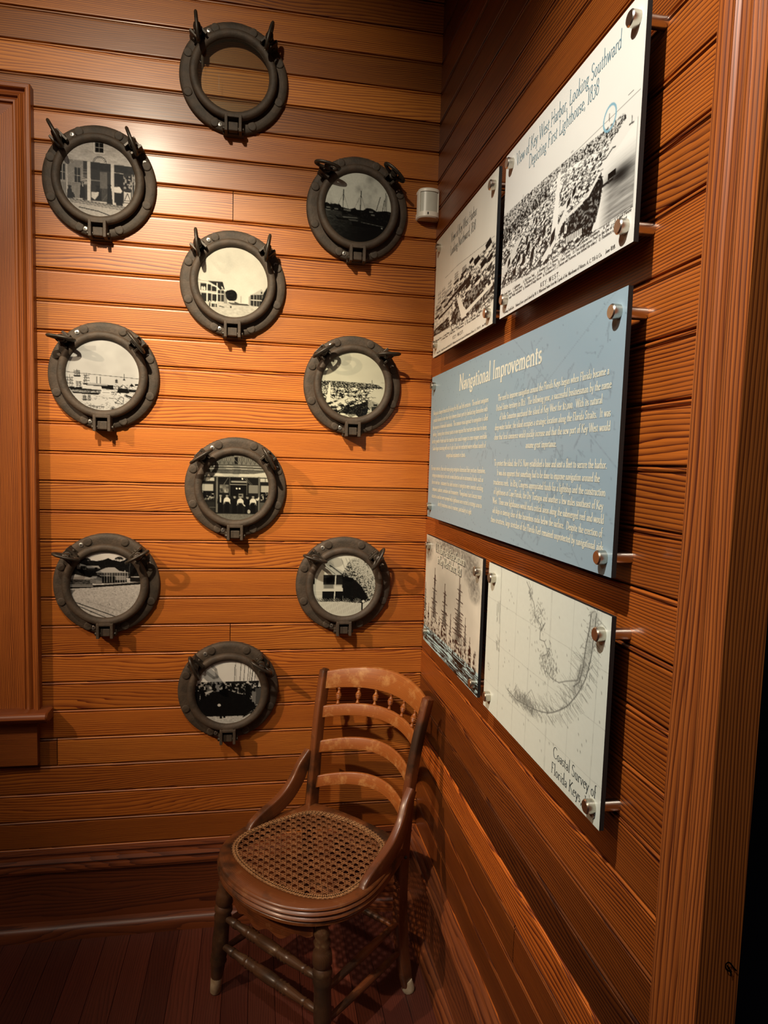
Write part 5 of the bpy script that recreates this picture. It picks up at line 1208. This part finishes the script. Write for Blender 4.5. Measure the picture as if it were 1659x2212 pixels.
# scalloped apron under the front
mb = MB(); mb.seed = 5.5; mb.tone = 1.0; vs_ = []; gs = []
N_ = 44
for i in range(N_+1):
    t = i/N_*2-1; x = 1.85*t; y = -2.50+.42*t*t; dz = .36+.42*(1-t*t)**.8+.09*math.cos(t*13)
    for dd, zz in ((0, SZ-.5), (0, SZ-.5-dz), (.09, SZ-.5-dz), (.09, SZ-.5)): vs_.append(c3(x, y+dd, zz)); gs.append((x*U, zz*U))
mb.add(vs_, [(4*i+a, 4*i+4+a, 4*i+4+(a+1) % 4, 4*i+(a+1) % 4) for i in range(N_) for a in range(4)]+[(0, 1, 2, 3), (4*N_+3, 4*N_+2, 4*N_+1, 4*N_)], gs); mb.build('apron', M['chair'], ch, auto=40)
# arm braces sweeping from the stiles down to the seat
for sx in (-1, 1):
    pth = catmull([c3(sx*2.22, 2.02, 6.72), c3(sx*2.25, 1.72, 6.35), c3(sx*2.30, 1.42, 5.82), c3(sx*2.34, 1.0, 5.42), c3(sx*2.37, .5, 5.20), c3(sx*2.40, .0, 5.07), c3(sx*2.42, -.42, 4.95), c3(sx*2.42, -.68, 4.80)], 6)
    def pf(t):
        hgt = .20+.40*math.sin(PI*min(1, max(0, (t+.12)/1.1)))**.8
        return [(a*U, (b-.04)*U) for a, b in rrect(.27, hgt, .07)]
    sweep(pth, pf, (0, 0, 1), seed=7.7+sx).build('arm_brace', M['chair'], ch, auto=45)
# turned front legs
legp = [(0, .17), (.08, .20), (.10, .26), (.13, .20), (.15, .27), (.19, .22), (.21, .28), (.24, .30), (.29, .30), (.31, .24), (.33, .30), (.35, .31), (.38, .26), (.40, .30), (.42, .27), (.50, .26), (.60, .28), (.66, .27), (.68, .24), (.70, .28), (.72, .24), (.74, .29), (.76, .25), (.80, .24), (.88, .19), (.95, .17), (1, .15)]
for sx in (-1, 1):
    top, ft = c3(sx*1.98, -1.86, SZ-.45), c3(sx*2.32, -2.06, 0)
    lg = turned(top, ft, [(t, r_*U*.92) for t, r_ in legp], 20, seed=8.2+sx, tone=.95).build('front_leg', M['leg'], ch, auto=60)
    fp = lambda z: ft+(top-ft)*(z/(SZ-.45))
    turned(fp(.62), fp(-.0), [(0, .178*U), (.3, .183*U), (.9, .165*U), (1, .12*U)], 18).build('worn_foot', M['bare'], lg, auto=60)
def leg_pt(sx, z): a, b = c3(sx*2.32, -2.06, 0), c3(sx*1.98, -1.86, SZ-.45); return a+(b-a)*(z/(SZ-.45))
fs_ = [(0, .09), (.10, .12), (.14, .15), (.15, .11), (.16, .15), (.18, .12), (.27, .17), (.285, .14), (.30, .19), (.315, .15), (.33, .19), (.345, .15), (.36, .19), (.375, .15), (.40, .18), (.50, .20), (.58, .18), (.60, .15), (.615, .19), (.63, .15), (.645, .19), (.66, .15), (.675, .19), (.69, .15), (.71, .16), (.82, .12), (.84, .14), (.85, .10), (.86, .14), (.90, .12), (1, .09)]
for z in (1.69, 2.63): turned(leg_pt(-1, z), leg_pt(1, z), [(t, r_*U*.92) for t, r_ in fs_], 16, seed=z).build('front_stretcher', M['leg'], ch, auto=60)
for sx in (-1, 1):
    for zf, zr in ((1.40, 1.35), (2.30, 2.35)):
        hw, yy = stile_at(zr); turned(leg_pt(sx, zf), c3(sx*hw, yy, zr), [(0, .08*U), (.15, .10*U), (.5, .13*U), (.85, .10*U), (1, .08*U)], 14, seed=zf*3).build('side_stretcher', M['chair'], ch, auto=60)
hw, yy = stile_at(2.0); turned(c3(-hw, yy, 2.0), c3(hw, yy, 2.0), [(0, .08*U), (.15, .10*U), (.5, .14*U), (.85, .10*U), (1, .08*U)], 14, seed=9).build('rear_stretcher', M['chair'], ch, auto=60)
turned(c3(2.15, 1.93, 4.45), c3(2.22, 1.93, 4.45), [(0, .05*U), (.7, .05*U), (1, .02*U)], 12).build('bolt_head', M['slot'], ch, auto=60)
